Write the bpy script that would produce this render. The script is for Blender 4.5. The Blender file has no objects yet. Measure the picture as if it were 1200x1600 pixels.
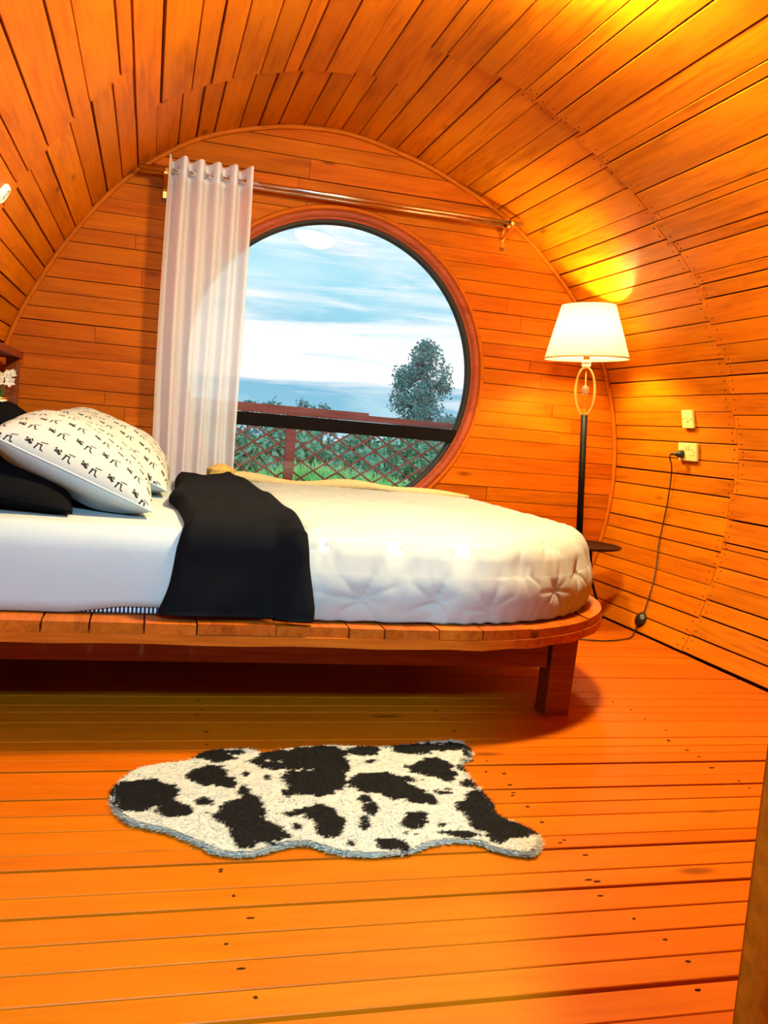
import bpy, bmesh, math, random
import numpy as np
from mathutils import Matrix, Vector
random.seed(7)
rng = np.random.default_rng(7)
scene = bpy.context.scene
C = scene.collection

# ------------------------------------------------------------------ camera
CAM_H = 0.86
F_PX = 1400.0
YAW, PITCH, ROLL = [math.radians(a) for a in (15.19, 5.05, -4.88)]
def cam_axes():
    cy, sy, cp, sp = math.cos(YAW), math.sin(YAW), math.cos(PITCH), math.sin(PITCH)
    fwd = Vector((sy*cp, cy*cp, -sp)); right = Vector((cy, -sy, 0)); down = fwd.cross(right)
    cr, sr = math.cos(ROLL), math.sin(ROLL)
    return right*cr + down*sr, down*cr - right*sr, fwd
RGT, DWN, FWD = cam_axes()
cam_data = bpy.data.cameras.new('camera'); cam = bpy.data.objects.new('camera', cam_data); C.objects.link(cam)
cam.matrix_world = Matrix(((RGT.x, -DWN.x, -FWD.x, 0), (RGT.y, -DWN.y, -FWD.y, 0), (RGT.z, -DWN.z, -FWD.z, CAM_H), (0, 0, 0, 1)))
cam_data.sensor_fit = 'VERTICAL'; cam_data.sensor_height = 32.0; cam_data.lens = F_PX/1600*32.0
cam_data.clip_start = 0.05; cam_data.clip_end = 300
scene.camera = cam
def ray(u, v):
    return RGT*((u-600)/F_PX) + DWN*((v-800)/F_PX) + FWD
def on_y(u, v, y):
    d = ray(u, v); t = y/d.y
    return Vector((d.x*t, y, d.z*t + CAM_H))
def on_z(u, v, z=0.0):
    d = ray(u, v); t = (z-CAM_H)/d.z
    return Vector((d.x*t, d.y*t, z))

# ------------------------------------------------------------------ view + world
scene.view_settings.view_transform = 'Standard'
scene.view_settings.look = 'None'
scene.view_settings.gamma = 1.0
scene.view_settings.use_curve_mapping = False
scene.view_settings.exposure = 0.08

class NT:
    """small node-tree helper"""
    def __init__(s, tree):
        s.t = tree; s.n = tree.nodes; s.l = tree.links
    def new(s, typ, **kw):
        n = s.n.new(typ)
        for k, v in kw.items(): setattr(n, k, v)
        return n
    def set(s, sock, v):
        if isinstance(v, bpy.types.NodeSocket): s.l.new(v, sock)
        elif v is not None: sock.default_value = v
    def m(s, op, a, b=None, c=None):
        n = s.new('ShaderNodeMath', operation=op)
        s.set(n.inputs[0], a); s.set(n.inputs[1], b)
        if c is not None: s.set(n.inputs[2], c)
        return n.outputs[0]
    def noise(s, vec, scale, detail=3, rough=0.55, dist=0.0):
        n = s.new('ShaderNodeTexNoise'); s.set(n.inputs['Vector'], vec)
        n.inputs['Scale'].default_value = scale; n.inputs['Detail'].default_value = detail
        n.inputs['Roughness'].default_value = rough; n.inputs['Distortion'].default_value = dist
        return n.outputs['Fac']
    def mapping(s, vec, scale=(1, 1, 1), loc=(0, 0, 0)):
        n = s.new('ShaderNodeMapping'); s.set(n.inputs['Vector'], vec)
        s.set(n.inputs['Scale'], scale); s.set(n.inputs['Location'], loc)
        return n.outputs[0]
    def ramp(s, fac, stops):
        n = s.new('ShaderNodeValToRGB'); s.set(n.inputs[0], fac)
        e = n.color_ramp.elements
        while len(e) < len(stops): e.new(0.5)
        for i, (p, c) in enumerate(stops):
            e[i].position = p; e[i].color = (*c, 1) if len(c) == 3 else c
        return n.outputs[0]
    def mix(s, fac, a, b, blend='MIX'):
        n = s.new('ShaderNodeMix', data_type='RGBA', blend_type=blend)
        s.set(n.inputs[0], fac)
        for k, v in ((6, a), (7, b)):
            s.set(n.inputs[k], (*v, 1) if isinstance(v, tuple) and len(v) == 3 else v)
        return n.outputs[2]
    def bump(s, h, strength=0.2, dist=0.01):
        n = s.new('ShaderNodeBump'); n.inputs['Strength'].default_value = strength
        n.inputs['Distance'].default_value = dist; s.set(n.inputs['Height'], h)
        return n.outputs[0]

world = bpy.data.worlds.new('sky'); scene.world = world; world.use_nodes = True
def build_world():
    t = NT(world.node_tree); t.n.clear()
    tc = t.new('ShaderNodeTexCoord').outputs['Generated']
    sep = t.new('ShaderNodeSeparateXYZ'); t.set(sep.inputs[0], tc)
    z = sep.outputs[2]
    # overcast evening sky: blue with layered clouds, a pale opening above the horizon
    base = t.ramp(z, [(0.0, (0.26, 0.58, 0.74)), (0.05, (0.18, 0.50, 0.70)), (0.16, (0.36, 0.74, 0.88)), (0.5, (0.30, 0.64, 0.82))])
    v1 = t.mapping(tc, (2.4, 2.4, 30.0), (0.3, 1.1, 0.4))
    n1 = t.noise(v1, 1.5, 6, 0.62, 0.5)
    v2 = t.mapping(tc, (5, 5, 12), (3.3, 0.2, 1.0))
    n2 = t.noise(v2, 1.6, 5, 0.62, 0.4)
    band = t.ramp(z, [(0.0, (0.25,)*3), (0.045, (0.30,)*3), (0.062, (1,)*3), (0.098, (1,)*3), (0.118, (0.42,)*3), (0.3, (0.38,)*3)])
    c1 = t.ramp(t.m('ADD', n1, t.m('MULTIPLY', t.m('SUBTRACT', band, 0.33), 0.42)), [(0.47, (0,)*3), (0.68, (1,)*3)])
    col = t.mix(c1, base, (1.0, 1.0, 1.0))
    c2 = t.ramp(n2, [(0.42, (0,)*3), (0.72, (0.6,)*3)])
    col = t.mix(c2, col, (0.72, 0.92, 0.98))
    bg = t.new('ShaderNodeBackground'); t.set(bg.inputs[0], col); bg.inputs[1].default_value = 1.15
    out = t.new('ShaderNodeOutputWorld'); t.l.new(bg.outputs[0], out.inputs[0])
build_world()

# ------------------------------------------------------------------ materials
MATS = {}
def new_mat(name):
    m = bpy.data.materials.new(name); m.use_nodes = True
    t = NT(m.node_tree); t.n.clear()
    out = t.new('ShaderNodeOutputMaterial')
    b = t.new('ShaderNodeBsdfPrincipled'); t.l.new(b.outputs[0], out.inputs[0])
    MATS[name] = m
    return m, t, b, out
def plain(name, col, rough=0.6, metal=0.0, noise=0.0, nscale=20, bump=0.0, spec=0.5, **kw):
    m, t, b, out = new_mat(name)
    tc = t.new('ShaderNodeTexCoord').outputs['Object']
    n = t.noise(tc, nscale, 3)
    if noise:
        dark = tuple(c*(1-noise) for c in col)
        t.set(b.inputs['Base Color'], t.mix(n, dark, tuple(min(1, c*(1+noise*.5)) for c in col)))
    else: b.inputs['Base Color'].default_value = (*col, 1)
    b.inputs['Roughness'].default_value = rough; b.inputs['Metallic'].default_value = metal
    b.inputs['Specular IOR Level'].default_value = spec
    if bump: t.set(b.inputs['Normal'], t.bump(n, bump, 0.005))
    for k, v in kw.items(): b.inputs[k].default_value = v
    return m
def wood(name, c_dark, c_mid, c_light, rough=0.38, vary=0.16, knots=True, bump=0.12, coat=0.0, spec=0.09):
    """varnished plank: grain along local X, tone differs from plank to plank"""
    m, t, b, out = new_mat(name)
    tc = t.new('ShaderNodeTexCoord').outputs['Object']
    rnd = t.new('ShaderNodeObjectInfo').outputs['Random']
    off = t.new('ShaderNodeCombineXYZ')
    for i, k in enumerate((37.0, 53.0, 71.0)): t.set(off.inputs[i], t.m('MULTIPLY', rnd, k))
    vec = t.mapping(tc, (1, 1, 1), off.outputs[0])
    g = t.noise(t.mapping(vec, (1.6, 26, 26)), 2.2, 5, 0.6, 0.6)
    g2 = t.noise(t.mapping(vec, (1.2, 5, 5)), 1.7, 3, 0.5, 0.4)
    f = t.m('ADD', t.m('MULTIPLY', g, 0.55), t.m('MULTIPLY', g2, 0.45))
    col = t.ramp(f, [(0.30, c_dark), (0.5, c_mid), (0.72, c_light)])
    if knots:
        k = t.new('ShaderNodeTexVoronoi'); t.set(k.inputs['Vector'], t.mapping(vec, (1.6, 5.0, 5.0))); k.inputs['Scale'].default_value = 1.0
        kf = t.ramp(t.m('ADD', k.outputs['Distance'], t.m('MULTIPLY', g, 0.05)), [(0.06, (1,)*3), (0.12, (0,)*3)])
        col = t.mix(t.m('MULTIPLY', kf, 0.7), col, tuple(c*0.25 for c in c_dark))
    hsv = t.new('ShaderNodeHueSaturation'); t.set(hsv.inputs['Color'], col)
    t.set(hsv.inputs['Value'], t.m('ADD', 1-vary, t.m('MULTIPLY', rnd, 2*vary)))
    r2 = t.m('FRACT', t.m('MULTIPLY', rnd, 17.3))
    t.set(hsv.inputs['Hue'], t.m('ADD', 0.4965, t.m('MULTIPLY', r2, 0.007)))
    t.set(b.inputs['Base Color'], hsv.outputs[0])
    t.set(b.inputs['Roughness'], t.m('ADD', rough-0.06, t.m('MULTIPLY', g2, 0.12)))
    b.inputs['Specular IOR Level'].default_value = spec
    t.set(b.inputs['Normal'], t.bump(g, bump, 0.004))
    if coat: b.inputs['Coat Weight'].default_value = coat; b.inputs['Coat Roughness'].default_value = 0.3
    return m
wood('vault_wood', (0.29, 0.066, 0.0007), (0.50, 0.132, 0.0011), (0.60, 0.172, 0.0016), rough=0.46, vary=0.12)
wood('end_wood', (0.24, 0.044, 0.0007), (0.39, 0.083, 0.0010), (0.47, 0.112, 0.0015), rough=0.50, vary=0.12, spec=0.05)
wood('floor_wood', (0.33, 0.064, 0.0009), (0.40, 0.084, 0.0011), (0.45, 0.102, 0.0014), rough=0.42, vary=0.05)
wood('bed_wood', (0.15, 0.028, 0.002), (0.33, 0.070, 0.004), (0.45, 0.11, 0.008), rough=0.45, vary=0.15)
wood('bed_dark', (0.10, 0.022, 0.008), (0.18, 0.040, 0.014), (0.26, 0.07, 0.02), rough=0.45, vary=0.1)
wood('jamb_wood', (0.13, 0.028, 0.001), (0.25, 0.055, 0.0015), (0.34, 0.085, 0.0025), rough=0.5, vary=0.05, knots=False, spec=0.05)
wood('trim_wood', (0.30, 0.06, 0.0010), (0.40, 0.084, 0.0012), (0.46, 0.108, 0.0015), rough=0.46, vary=0.03, knots=False)
wood('frame_wood', (0.17, 0.030, 0.012), (0.27, 0.05, 0.018), (0.36, 0.08, 0.03), rough=0.4, vary=0.04, knots=False)
wood('fence_wood', (0.22, 0.055, 0.05), (0.34, 0.10, 0.085), (0.46, 0.17, 0.14), rough=0.6, vary=0.12, knots=False)
plain('gap_dark', (0.035, 0.010, 0.003), 0.9, noise=0.3)
plain('seal_black', (0.006, 0.006, 0.007), 0.7, noise=0.4, nscale=60, bump=0.3)
plain('dark_bar', (0.006, 0.004, 0.0035), 0.7, noise=0.5, nscale=30, spec=0.05)
plain('chrome', (0.75, 0.75, 0.76), 0.16, 1.0)
plain('brass', (0.85, 0.55, 0.12), 0.28, 1.0)
plain('gold_ring', (0.80, 0.50, 0.13), 0.35, 0.7)
plain('lamp_black', (0.006, 0.004, 0.003), 0.5, noise=0.3, spec=0.15)
plain('tray_brown', (0.018, 0.006, 0.003), 0.5, noise=0.3, spec=0.15)
plain('plastic_ivory', (0.66, 0.50, 0.17), 0.35, spec=0.2)
plain('plastic_black', (0.010, 0.010, 0.010), 0.4)
plain('slot_dark', (0.10, 0.06, 0.02), 0.6)
plain('sheet_white', (0.39, 0.45, 0.48), 0.75, noise=0.03, nscale=90, bump=0.08, spec=0.2)
plain('duvet_white', (0.33, 0.355, 0.36), 0.75, noise=0.03, nscale=60, bump=0.05, spec=0.2)
plain('throw_black', (0.0055, 0.006, 0.0075), 0.9, noise=0.35, nscale=14, bump=0.12, spec=0.03)
plain('pillow_black', (0.004, 0.004, 0.005), 0.9, noise=0.3, nscale=20, bump=0.1, spec=0.03)
plain('throw_beige', (0.52, 0.40, 0.20), 0.85, noise=0.25, nscale=80, bump=0.4, spec=0.2)
plain('tassel_gold', (0.55, 0.36, 0.08), 0.7, noise=0.4, nscale=60, bump=0.5)
plain('pot_cream', (0.80, 0.70, 0.50), 0.4)
plain('petal', (0.85, 0.74, 0.62), 0.6, noise=0.1)
plain('flower_leaf', (0.05, 0.12, 0.03), 0.6, noise=0.3)
plain('disc_white', (0.85, 0.85, 0.85), 0.4)
plain('disc_blue', (0.35, 0.55, 0.75), 0.3)
plain('nail', (0.045, 0.010, 0.001), 0.8, spec=0.05)
plain('deck', (0.22, 0.10, 0.06), 0.7, noise=0.4, nscale=8)
plain('outer_wall', (0.30, 0.12, 0.05), 0.8, noise=0.3)

def foliage_mat(name, a, b_, c):
    m, t, b, out = new_mat(name)
    tc = t.new('ShaderNodeTexCoord').outputs['Object']
    n = t.noise(tc, 3.0, 3); n2 = t.noise(tc, 25.0, 2)
    f = t.m('ADD', t.m('MULTIPLY', n, 0.5), t.m('MULTIPLY', n2, 0.5))
    t.set(b.inputs['Base Color'], t.ramp(f, [(0.35, a), (0.5, b_), (0.65, c)]))
    b.inputs['Roughness'].default_value = 0.7; b.inputs['Specular IOR Level'].default_value = 0.25
    return m
foliage_mat('leaf_tree', (0.09, 0.24, 0.28), (0.19, 0.40, 0.42), (0.36, 0.58, 0.56))
foliage_mat('leaf_bush', (0.10, 0.34, 0.27), (0.22, 0.54, 0.38), (0.42, 0.74, 0.50))
foliage_mat('leaf_weed', (0.28, 0.66, 0.20), (0.45, 0.85, 0.30), (0.66, 0.95, 0.42))
foliage_mat('ground_green', (0.14, 0.42, 0.16), (0.26, 0.60, 0.24), (0.42, 0.76, 0.34))
plain('trunk', (0.10, 0.08, 0.07), 0.9, noise=0.3)

def glass_mat():
    m, t, b, out = new_mat('window_glass'); t.n.remove(b)
    tr = t.new('ShaderNodeBsdfTransparent'); tr.inputs[0].default_value = (0.97, 0.985, 0.985, 1)
    gl = t.new('ShaderNodeBsdfGlossy'); gl.inputs['Roughness'].default_value = 0.0
    fr = t.new('ShaderNodeFresnel'); fr.inputs['IOR'].default_value = 1.5
    mx = t.new('ShaderNodeMixShader'); t.l.new(fr.outputs[0], mx.inputs[0]); t.l.new(tr.outputs[0], mx.inputs[1]); t.l.new(gl.outputs[0], mx.inputs[2])
    t.l.new(mx.outputs[0], out.inputs[0])
glass_mat()
def crystal_mat():
    m, t, b, out = new_mat('crystal')
    b.inputs['Base Color'].default_value = (1, 0.95, 0.85, 1); b.inputs['Roughness'].default_value = 0.05
    b.inputs['Transmission Weight'].default_value = 0.9; b.inputs['IOR'].default_value = 1.5
crystal_mat()
def shade_mat():
    m, t, b, out = new_mat('lamp_shade'); t.n.remove(b)
    d = t.new('ShaderNodeBsdfDiffuse'); d.inputs[0].default_value = (0.92, 0.89, 0.82, 1)
    s = t.new('ShaderNodeBsdfTranslucent'); s.inputs[0].default_value = (0.94, 0.91, 0.84, 1)
    tc = t.new('ShaderNodeTexCoord').outputs['Object']
    w = t.noise(t.mapping(tc, (300, 300, 300)), 1.0, 2)
    mx = t.new('ShaderNodeMixShader'); t.set(mx.inputs[0], t.m('ADD', 0.5, t.m('MULTIPLY', w, 0.1)))
    t.l.new(d.outputs[0], mx.inputs[1]); t.l.new(s.outputs[0], mx.inputs[2]); t.l.new(mx.outputs[0], out.inputs[0])
shade_mat()
def curtain_mat():
    m, t, b, out = new_mat('curtain_sheer'); t.n.remove(b)
    tc = t.new('ShaderNodeTexCoord').outputs['Object']
    weave = t.noise(t.mapping(tc, (400, 400, 160)), 1.0, 2)
    d = t.new('ShaderNodeBsdfDiffuse'); d.inputs[0].default_value = (0.86, 0.90, 0.98, 1)
    s = t.new('ShaderNodeBsdfTranslucent'); s.inputs[0].default_value = (0.95, 0.95, 1.0, 1)
    tr = t.new('ShaderNodeBsdfTransparent')
    m1 = t.new('ShaderNodeMixShader'); m1.inputs[0].default_value = 0.50
    t.l.new(d.outputs[0], m1.inputs[1]); t.l.new(s.outputs[0], m1.inputs[2])
    m2 = t.new('ShaderNodeMixShader'); t.set(m2.inputs[0], t.m('ADD', 0.10, t.m('MULTIPLY', weave, 0.12)))
    t.l.new(m1.outputs[0], m2.inputs[1]); t.l.new(tr.outputs[0], m2.inputs[2]); t.l.new(m2.outputs[0], out.inputs[0])
curtain_mat()
def emit_mat(name, col, st):
    m, t, b, out = new_mat(name); t.n.remove(b)
    e = t.new('ShaderNodeEmission'); e.inputs[0].default_value = (*col, 1); e.inputs[1].default_value = st
    t.l.new(e.outputs[0], out.inputs[0])
def attr_mat(name, rough=0.8, sheen=0.0):
    m, t, b, out = new_mat(name)
    a = t.new('ShaderNodeAttribute'); a.attribute_name = 'col'
    tc = t.new('ShaderNodeTexCoord').outputs['Object']
    n = t.noise(tc, 40, 2)
    t.set(b.inputs['Base Color'], t.mix(t.m('MULTIPLY', n, 0.06), a.outputs['Color'], (0.02, 0.018, 0.015)))
    up = t.new('ShaderNodeCombineXYZ'); up.inputs[2].default_value = 1.0; t.set(b.inputs['Normal'], up.outputs[0])
    b.inputs['Roughness'].default_value = rough; b.inputs['Specular IOR Level'].default_value = 0.1
attr_mat('cow_fur')
def stripe_mat():
    m, t, b, out = new_mat('mattress_stripe')
    tc = t.new('ShaderNodeTexCoord').outputs['Object']
    sep = t.new('ShaderNodeSeparateXYZ'); t.set(sep.inputs[0], tc)
    f = t.m('GREATER_THAN', t.m('FRACT', t.m('MULTIPLY', sep.outputs[0], 95.0)), 0.6)
    t.set(b.inputs['Base Color'], t.mix(f, (0.015, 0.017, 0.03), (0.55, 0.62, 0.78)))
    b.inputs['Roughness'].default_value = 0.8
stripe_mat()
def print_mat():
    """white pillow cotton with rows of small black brush-stroke marks in pairs"""
    m, t, b, out = new_mat('pillow_print')
    uv = t.new('ShaderNodeUVMap').outputs[0]
    sep = t.new('ShaderNodeSeparateXYZ'); t.set(sep.inputs[0], uv)
    v = t.m('DIVIDE', sep.outputs[1], 0.062)
    row = t.m('FLOOR', v)
    u = t.m('ADD', t.m('DIVIDE', sep.outputs[0], 0.078), t.m('MULTIPLY', t.m('MODULO', t.m('ABSOLUTE', row), 2.0), 0.5))
    x = t.m('FRACT', u); y = t.m('FRACT', v)
    wob = t.noise(t.mapping(uv, (260, 260, 260)), 1.0, 2)
    wx = t.m('ADD', x, t.m('MULTIPLY', t.m('SUBTRACT', wob, 0.5), 0.06))
    def stroke(cx, cy, w, h, ang):
        c, s = math.cos(math.radians(ang)), math.sin(math.radians(ang))
        dx = t.m('SUBTRACT', wx, cx); dy = t.m('SUBTRACT', y, cy)
        a = t.m('ADD', t.m('MULTIPLY', dx, c), t.m('MULTIPLY', dy, s))
        bb = t.m('SUBTRACT', t.m('MULTIPLY', dy, c), t.m('MULTIPLY', dx, s))
        return t.m('MULTIPLY', t.m('LESS_THAN', t.m('ABSOLUTE', a), w/2), t.m('LESS_THAN', t.m('ABSOLUTE', bb), h/2))
    S = [(0.20, 0.52, 0.20, 0.10, 35), (0.29, 0.44, 0.16, 0.12, -40), (0.15, 0.62, 0.07, 0.10, 0), (0.33, 0.58, 0.05, 0.14, 20),
         (0.52, 0.36, 0.06, 0.28, -14), (0.60, 0.50, 0.20, 0.06, 0), (0.68, 0.36, 0.05, 0.26, 8), (0.73, 0.62, 0.24, 0.05, 6), (0.74, 0.24, 0.10, 0.06, -30)]
    f = None
    for s_ in S:
        k = stroke(*s_); f = k if f is None else t.m('MAXIMUM', f, k)
    t.set(b.inputs['Base Color'], t.mix(f, (0.38, 0.41, 0.41), (0.012, 0.011, 0.012)))
    b.inputs['Roughness'].default_value = 0.8; b.inputs['Specular IOR Level'].default_value = 0.2
print_mat()

# ------------------------------------------------------------------ object helpers
def mat(n): return MATS[n]
def link(name, me, material=None, parent=None, smooth=False):
    o = bpy.data.objects.new(name, me); C.objects.link(o)
    if material:
        for k in (material if isinstance(material, (list, tuple)) else [material]): me.materials.append(mat(k))
    if parent: o.parent = parent
    if smooth: me.polygons.foreach_set('use_smooth', [True]*len(me.polygons))
    return o
def mesh(name, verts, faces, material=None, parent=None, smooth=False, fix=False):
    me = bpy.data.meshes.new(name); me.from_pydata([tuple(v) for v in verts], [], faces); me.update()
    if fix:
        bm = bmesh.new(); bm.from_mesh(me); bmesh.ops.recalc_face_normals(bm, faces=bm.faces); bm.to_mesh(me); bm.free()
    return link(name, me, material, parent, smooth)
def thing(name, label, cat, loc=(0, 0, 0), group=None):
    o = bpy.data.objects.new(name, None); C.objects.link(o); o.location = loc
    o.empty_display_size = 0.1
    return tag(o, label, cat, group)
def tag(o, label, cat, group=None, kind=None):
    o['label'] = label; o['category'] = cat
    if group: o['group'] = group
    if kind: o['kind'] = kind
    return o
def sub(o, parent):                       # parent keeping world placement (parents here are only translated)
    bpy.context.view_layer.update()
    o.parent = parent; o.matrix_parent_inverse = parent.matrix_world.inverted()
    return o
BOXF = [(0, 3, 2, 1), (4, 5, 6, 7), (0, 1, 5, 4), (1, 2, 6, 5), (2, 3, 7, 6), (3, 0, 4, 7)]
def box(name, x0, x1, y0, y1, z0, z1, material, parent=None, bevel=0.0):
    c = Vector(((x0+x1)/2, (y0+y1)/2, (z0+z1)/2)); hx, hy, hz = (x1-x0)/2, (y1-y0)/2, (z1-z0)/2
    V = [(-hx, -hy, -hz), (hx, -hy, -hz), (hx, hy, -hz), (-hx, hy, -hz), (-hx, -hy, hz), (hx, -hy, hz), (hx, hy, hz), (-hx, hy, hz)]
    o = mesh(name, V, BOXF, material)
    if bevel:
        bm = bmesh.new(); bm.from_mesh(o.data)
        bmesh.ops.bevel(bm, geom=bm.edges[:], offset=bevel, segments=2, affect='EDGES', profile=0.7)
        bm.to_mesh(o.data); bm.free()
    o.location = c
    if parent: sub(o, parent)
    return o
def tube_verts(pts, rad, n=10, closed=False):
    pts = [Vector(p) for p in pts]; V = []; F = []; up = None
    N = len(pts)
    for i, p in enumerate(pts):
        a = pts[i-1] if (i > 0 or closed) else p; b = pts[(i+1) % N] if (i < N-1 or closed) else p
        d = (b-a).normalized()
        if up is None: up = Vector((0, 0, 1)) if abs(d.z) < 0.9 else Vector((1, 0, 0))
        s = d.cross(up).normalized(); up = s.cross(d).normalized()
        r = rad[i] if isinstance(rad, (list, tuple)) else rad
        for k in range(n):
            th = 2*math.pi*k/n
            V.append(p + s*(r*math.cos(th)) + up*(r*math.sin(th)))
    M = N if closed else N-1
    for i in range(M):
        for k in range(n):
            a = i*n+k; b = i*n+(k+1) % n; c = ((i+1) % N)*n+(k+1) % n; d = ((i+1) % N)*n+k
            F.append((a, b, c, d))
    if not closed:
        F.append(tuple(range(n-1, -1, -1))); F.append(tuple(range((N-1)*n, N*n)))
    return V, F
def tube(name, pts, rad, material, parent=None, n=10, closed=False):
    V, F = tube_verts(pts, rad, n, closed)
    o = mesh(name, V, F, material, None, True, True)
    if parent: sub(o, parent)
    return o
def lathe_verts(prof, n=32, axis='z', closed=False):
    """prof: list of (r, h). axis z or y. closed: the profile is a loop"""
    V = []; F = []; K = len(prof)
    for i in range(n):
        th = 2*math.pi*i/n; c, s = math.cos(th), math.sin(th)
        for r, h_ in prof: V.append((r*c, r*s, h_) if axis == 'z' else (r*c, h_, r*s))
    M = K if closed else K-1
    for i in range(n):
        j = (i+1) % n
        for k in range(M):
            k2 = (k+1) % K
            F.append((i*K+k, j*K+k, j*K+k2, i*K+k2))
    return V, F
def lathe(name, prof, loc, material, parent=None, n=32, axis='z', closed=False, smooth=True, rot=None):
    V, F = lathe_verts(prof, n, axis, closed)
    me = bpy.data.meshes.new(name); me.from_pydata(V, [], F)
    bm = bmesh.new(); bm.from_mesh(me); bmesh.ops.remove_doubles(bm, verts=bm.verts, dist=1e-5)
    bmesh.ops.recalc_face_normals(bm, faces=bm.faces); bm.to_mesh(me); bm.free()
    o = link(name, me, material, None, smooth)
    if rot is not None: o.matrix_world = Matrix.Translation(loc) @ rot
    else: o.location = loc
    if parent: sub(o, parent)
    return o
def catmull(pts, n=8):
    out = []; P = [Vector(p) for p in pts]
    for i in range(len(P)-1):
        p0 = P[max(i-1, 0)]; p1 = P[i]; p2 = P[i+1]; p3 = P[min(i+2, len(P)-1)]
        for k in range(n):
            t = k/n
            out.append(0.5*((2*p1) + (p2-p0)*t + (2*p0-5*p1+4*p2-p3)*t*t + (3*p1-p0-3*p2+p3)*t**3))
    out.append(P[-1]); return out

# ------------------------------------------------------------------ barrel profile
D = 4.515                       # end wall
BX, BZ = 0.893, 0.691
PROF = [(-40, 1.635), (-25, 1.630), (-17, 1.640), (-8, 1.645), (0, 1.648), (8, 1.648), (20, 1.645), (36, 1.622), (45, 1.605), (56, 1.596), (68, 1.585), (79, 1.600),
        (93, 1.638), (103, 1.650), (117, 1.664), (128, 1.648), (144, 1.610), (152, 1.602), (163, 1.610), (180, 1.635), (197, 1.640), (205, 1.630), (220, 1.62)]
def prad(deg):
    for i in range(len(PROF)-1):
        a, b = PROF[i], PROF[i+1]
        if a[0] <= deg <= b[0]:
            t = (deg-a[0])/(b[0]-a[0]); t = t*t*(3-2*t)*0.5 + t*0.5
            return a[1]*(1-t)+b[1]*t
    return PROF[0][1] if deg < PROF[0][0] else PROF[-1][1]
def bpt(deg, off=0.0):
    r = prad(deg)+off; a = math.radians(deg)
    return BX + r*math.cos(a), BZ + r*math.sin(a)
PROFXZ = [bpt(-40+i*0.5) for i in range(521)]
def wall_x(z, side):             # x of the barrel at height z (side +1 right, -1 left)
    best = None
    for (x, zz) in PROFXZ:
        if (x-BX)*side < 0: continue
        d = abs(zz-z)
        if best is None or d < best[0]: best = (d, x)
    return best[1]
DEG0, DEG1 = -25.1, 205.1
def joint_y(deg):                # where the planks of two rows meet; stepped as the carpenter left it
    if deg < 60: return 3.455
    if deg < 90: return 3.38
    if deg < 125: return 3.78
    return 3.23
Y_FRONT = -2.3

# setting roots: dark backing shells that carry the planks
def shell(name, d0, d1, label, cat):
    V = []; F = []; N = 24
    for i in range(N+1):
        dg = d0+(d1-d0)*i/N
        for off in (0.022, 0.09):
            x, z = bpt(dg, off)
            V += [(x, Y_FRONT, z), (x, D+0.06, z)]
    for i in range(N):
        a = i*4; b = a+4
        F += [(a, a+1, b+1, b), (a+2, b+2, b+3, a+3), (a, b, b+2, a+2), (a+1, a+3, b+3, b+1)]
    F += [(0, 2, 3, 1), (N*4, N*4+1, N*4+3, N*4+2)]
    o = mesh(name, V, F, 'gap_dark', fix=True)
    return tag(o, label, cat, kind='structure')
wall_right = shell('wall_right', -29, 42, 'curving orange plank wall rising from floor beside the lamp', 'wall')
ceiling = shell('ceiling', 42, 138, 'barrel vaulted ceiling of varnished orange planks', 'ceiling')
wall_left = shell('wall_left', 138, 209, 'curving orange plank wall behind the bed head', 'wall')

def plank_obj(name, p00, p01, p10, p11, nrm, th, material, parent):
    """plank with face corners p00,p01 (start end, two edges) p10,p11 (far end); nrm points into the room"""
    c = (p00+p01+p10+p11)/4
    ex = ((p10+p11)-(p00+p01)).normalized(); ez = nrm.normalized(); ey = ez.cross(ex).normalized(); ez = ex.cross(ey)
    M = Matrix((ex, ey, ez)).transposed().to_4x4(); M.translation = c
    Mi = M.inverted()
    V = [Mi @ (p - nrm*th) for p in (p00, p01, p11, p10)] + [Mi @ p for p in (p00, p01, p11, p10)]
    # small chamfer on the visible face
    ch = 0.0015
    top = []
    cc = sum((v for v in V[4:]), Vector())/4
    for v in V[4:]: top.append(Vector((v.x - math.copysign(ch, v.x-cc.x), v.y - math.copysign(ch, v.y-cc.y), v.z)))
    V = V[:4] + [Vector((v.x, v.y, v.z-ch)) for v in V[4:]] + top
    F = [(0, 3, 2, 1)]
    for i in range(4):
        j = (i+1) % 4
        F += [(i, j, 4+j, 4+i), (4+i, 4+j, 8+j, 8+i)]
    F.append((8, 9, 10, 11))
    o = mesh(name, V, F, material, fix=True)
    o.matrix_world = M
    return sub(o, parent)
nails = {wall_right: [], ceiling: [], wall_left: []}
def divisions(seed, wr, wc):
    r = random.Random(seed); dg = DEG0; out = []
    while dg < DEG1-0.6:
        w = r.uniform(*(wr if (dg < 48 or dg > 140) else wc))
        d2 = min(dg+math.degrees(w/1.63), DEG1)
        if DEG1-d2 < 1.2: d2 = DEG1
        out.append((dg, d2, joint_y((dg+d2)/2)+r.uniform(-0.022, 0.022))); dg = d2
    return out
def shifted(div, seed):
    r = random.Random(seed); ed = [d[0] for d in div]+[div[-1][1]]
    for k in range(1, len(ed)-1): ed[k] += r.uniform(-0.30, 0.30)*(div[k][1]-div[k][0])
    out = []
    for a, b in zip(ed[:-1], ed[1:]):
        out.append((a, b, max(j for (p, q, j) in div if q > a+0.05 and p < b-0.05)))
    return out
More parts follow.
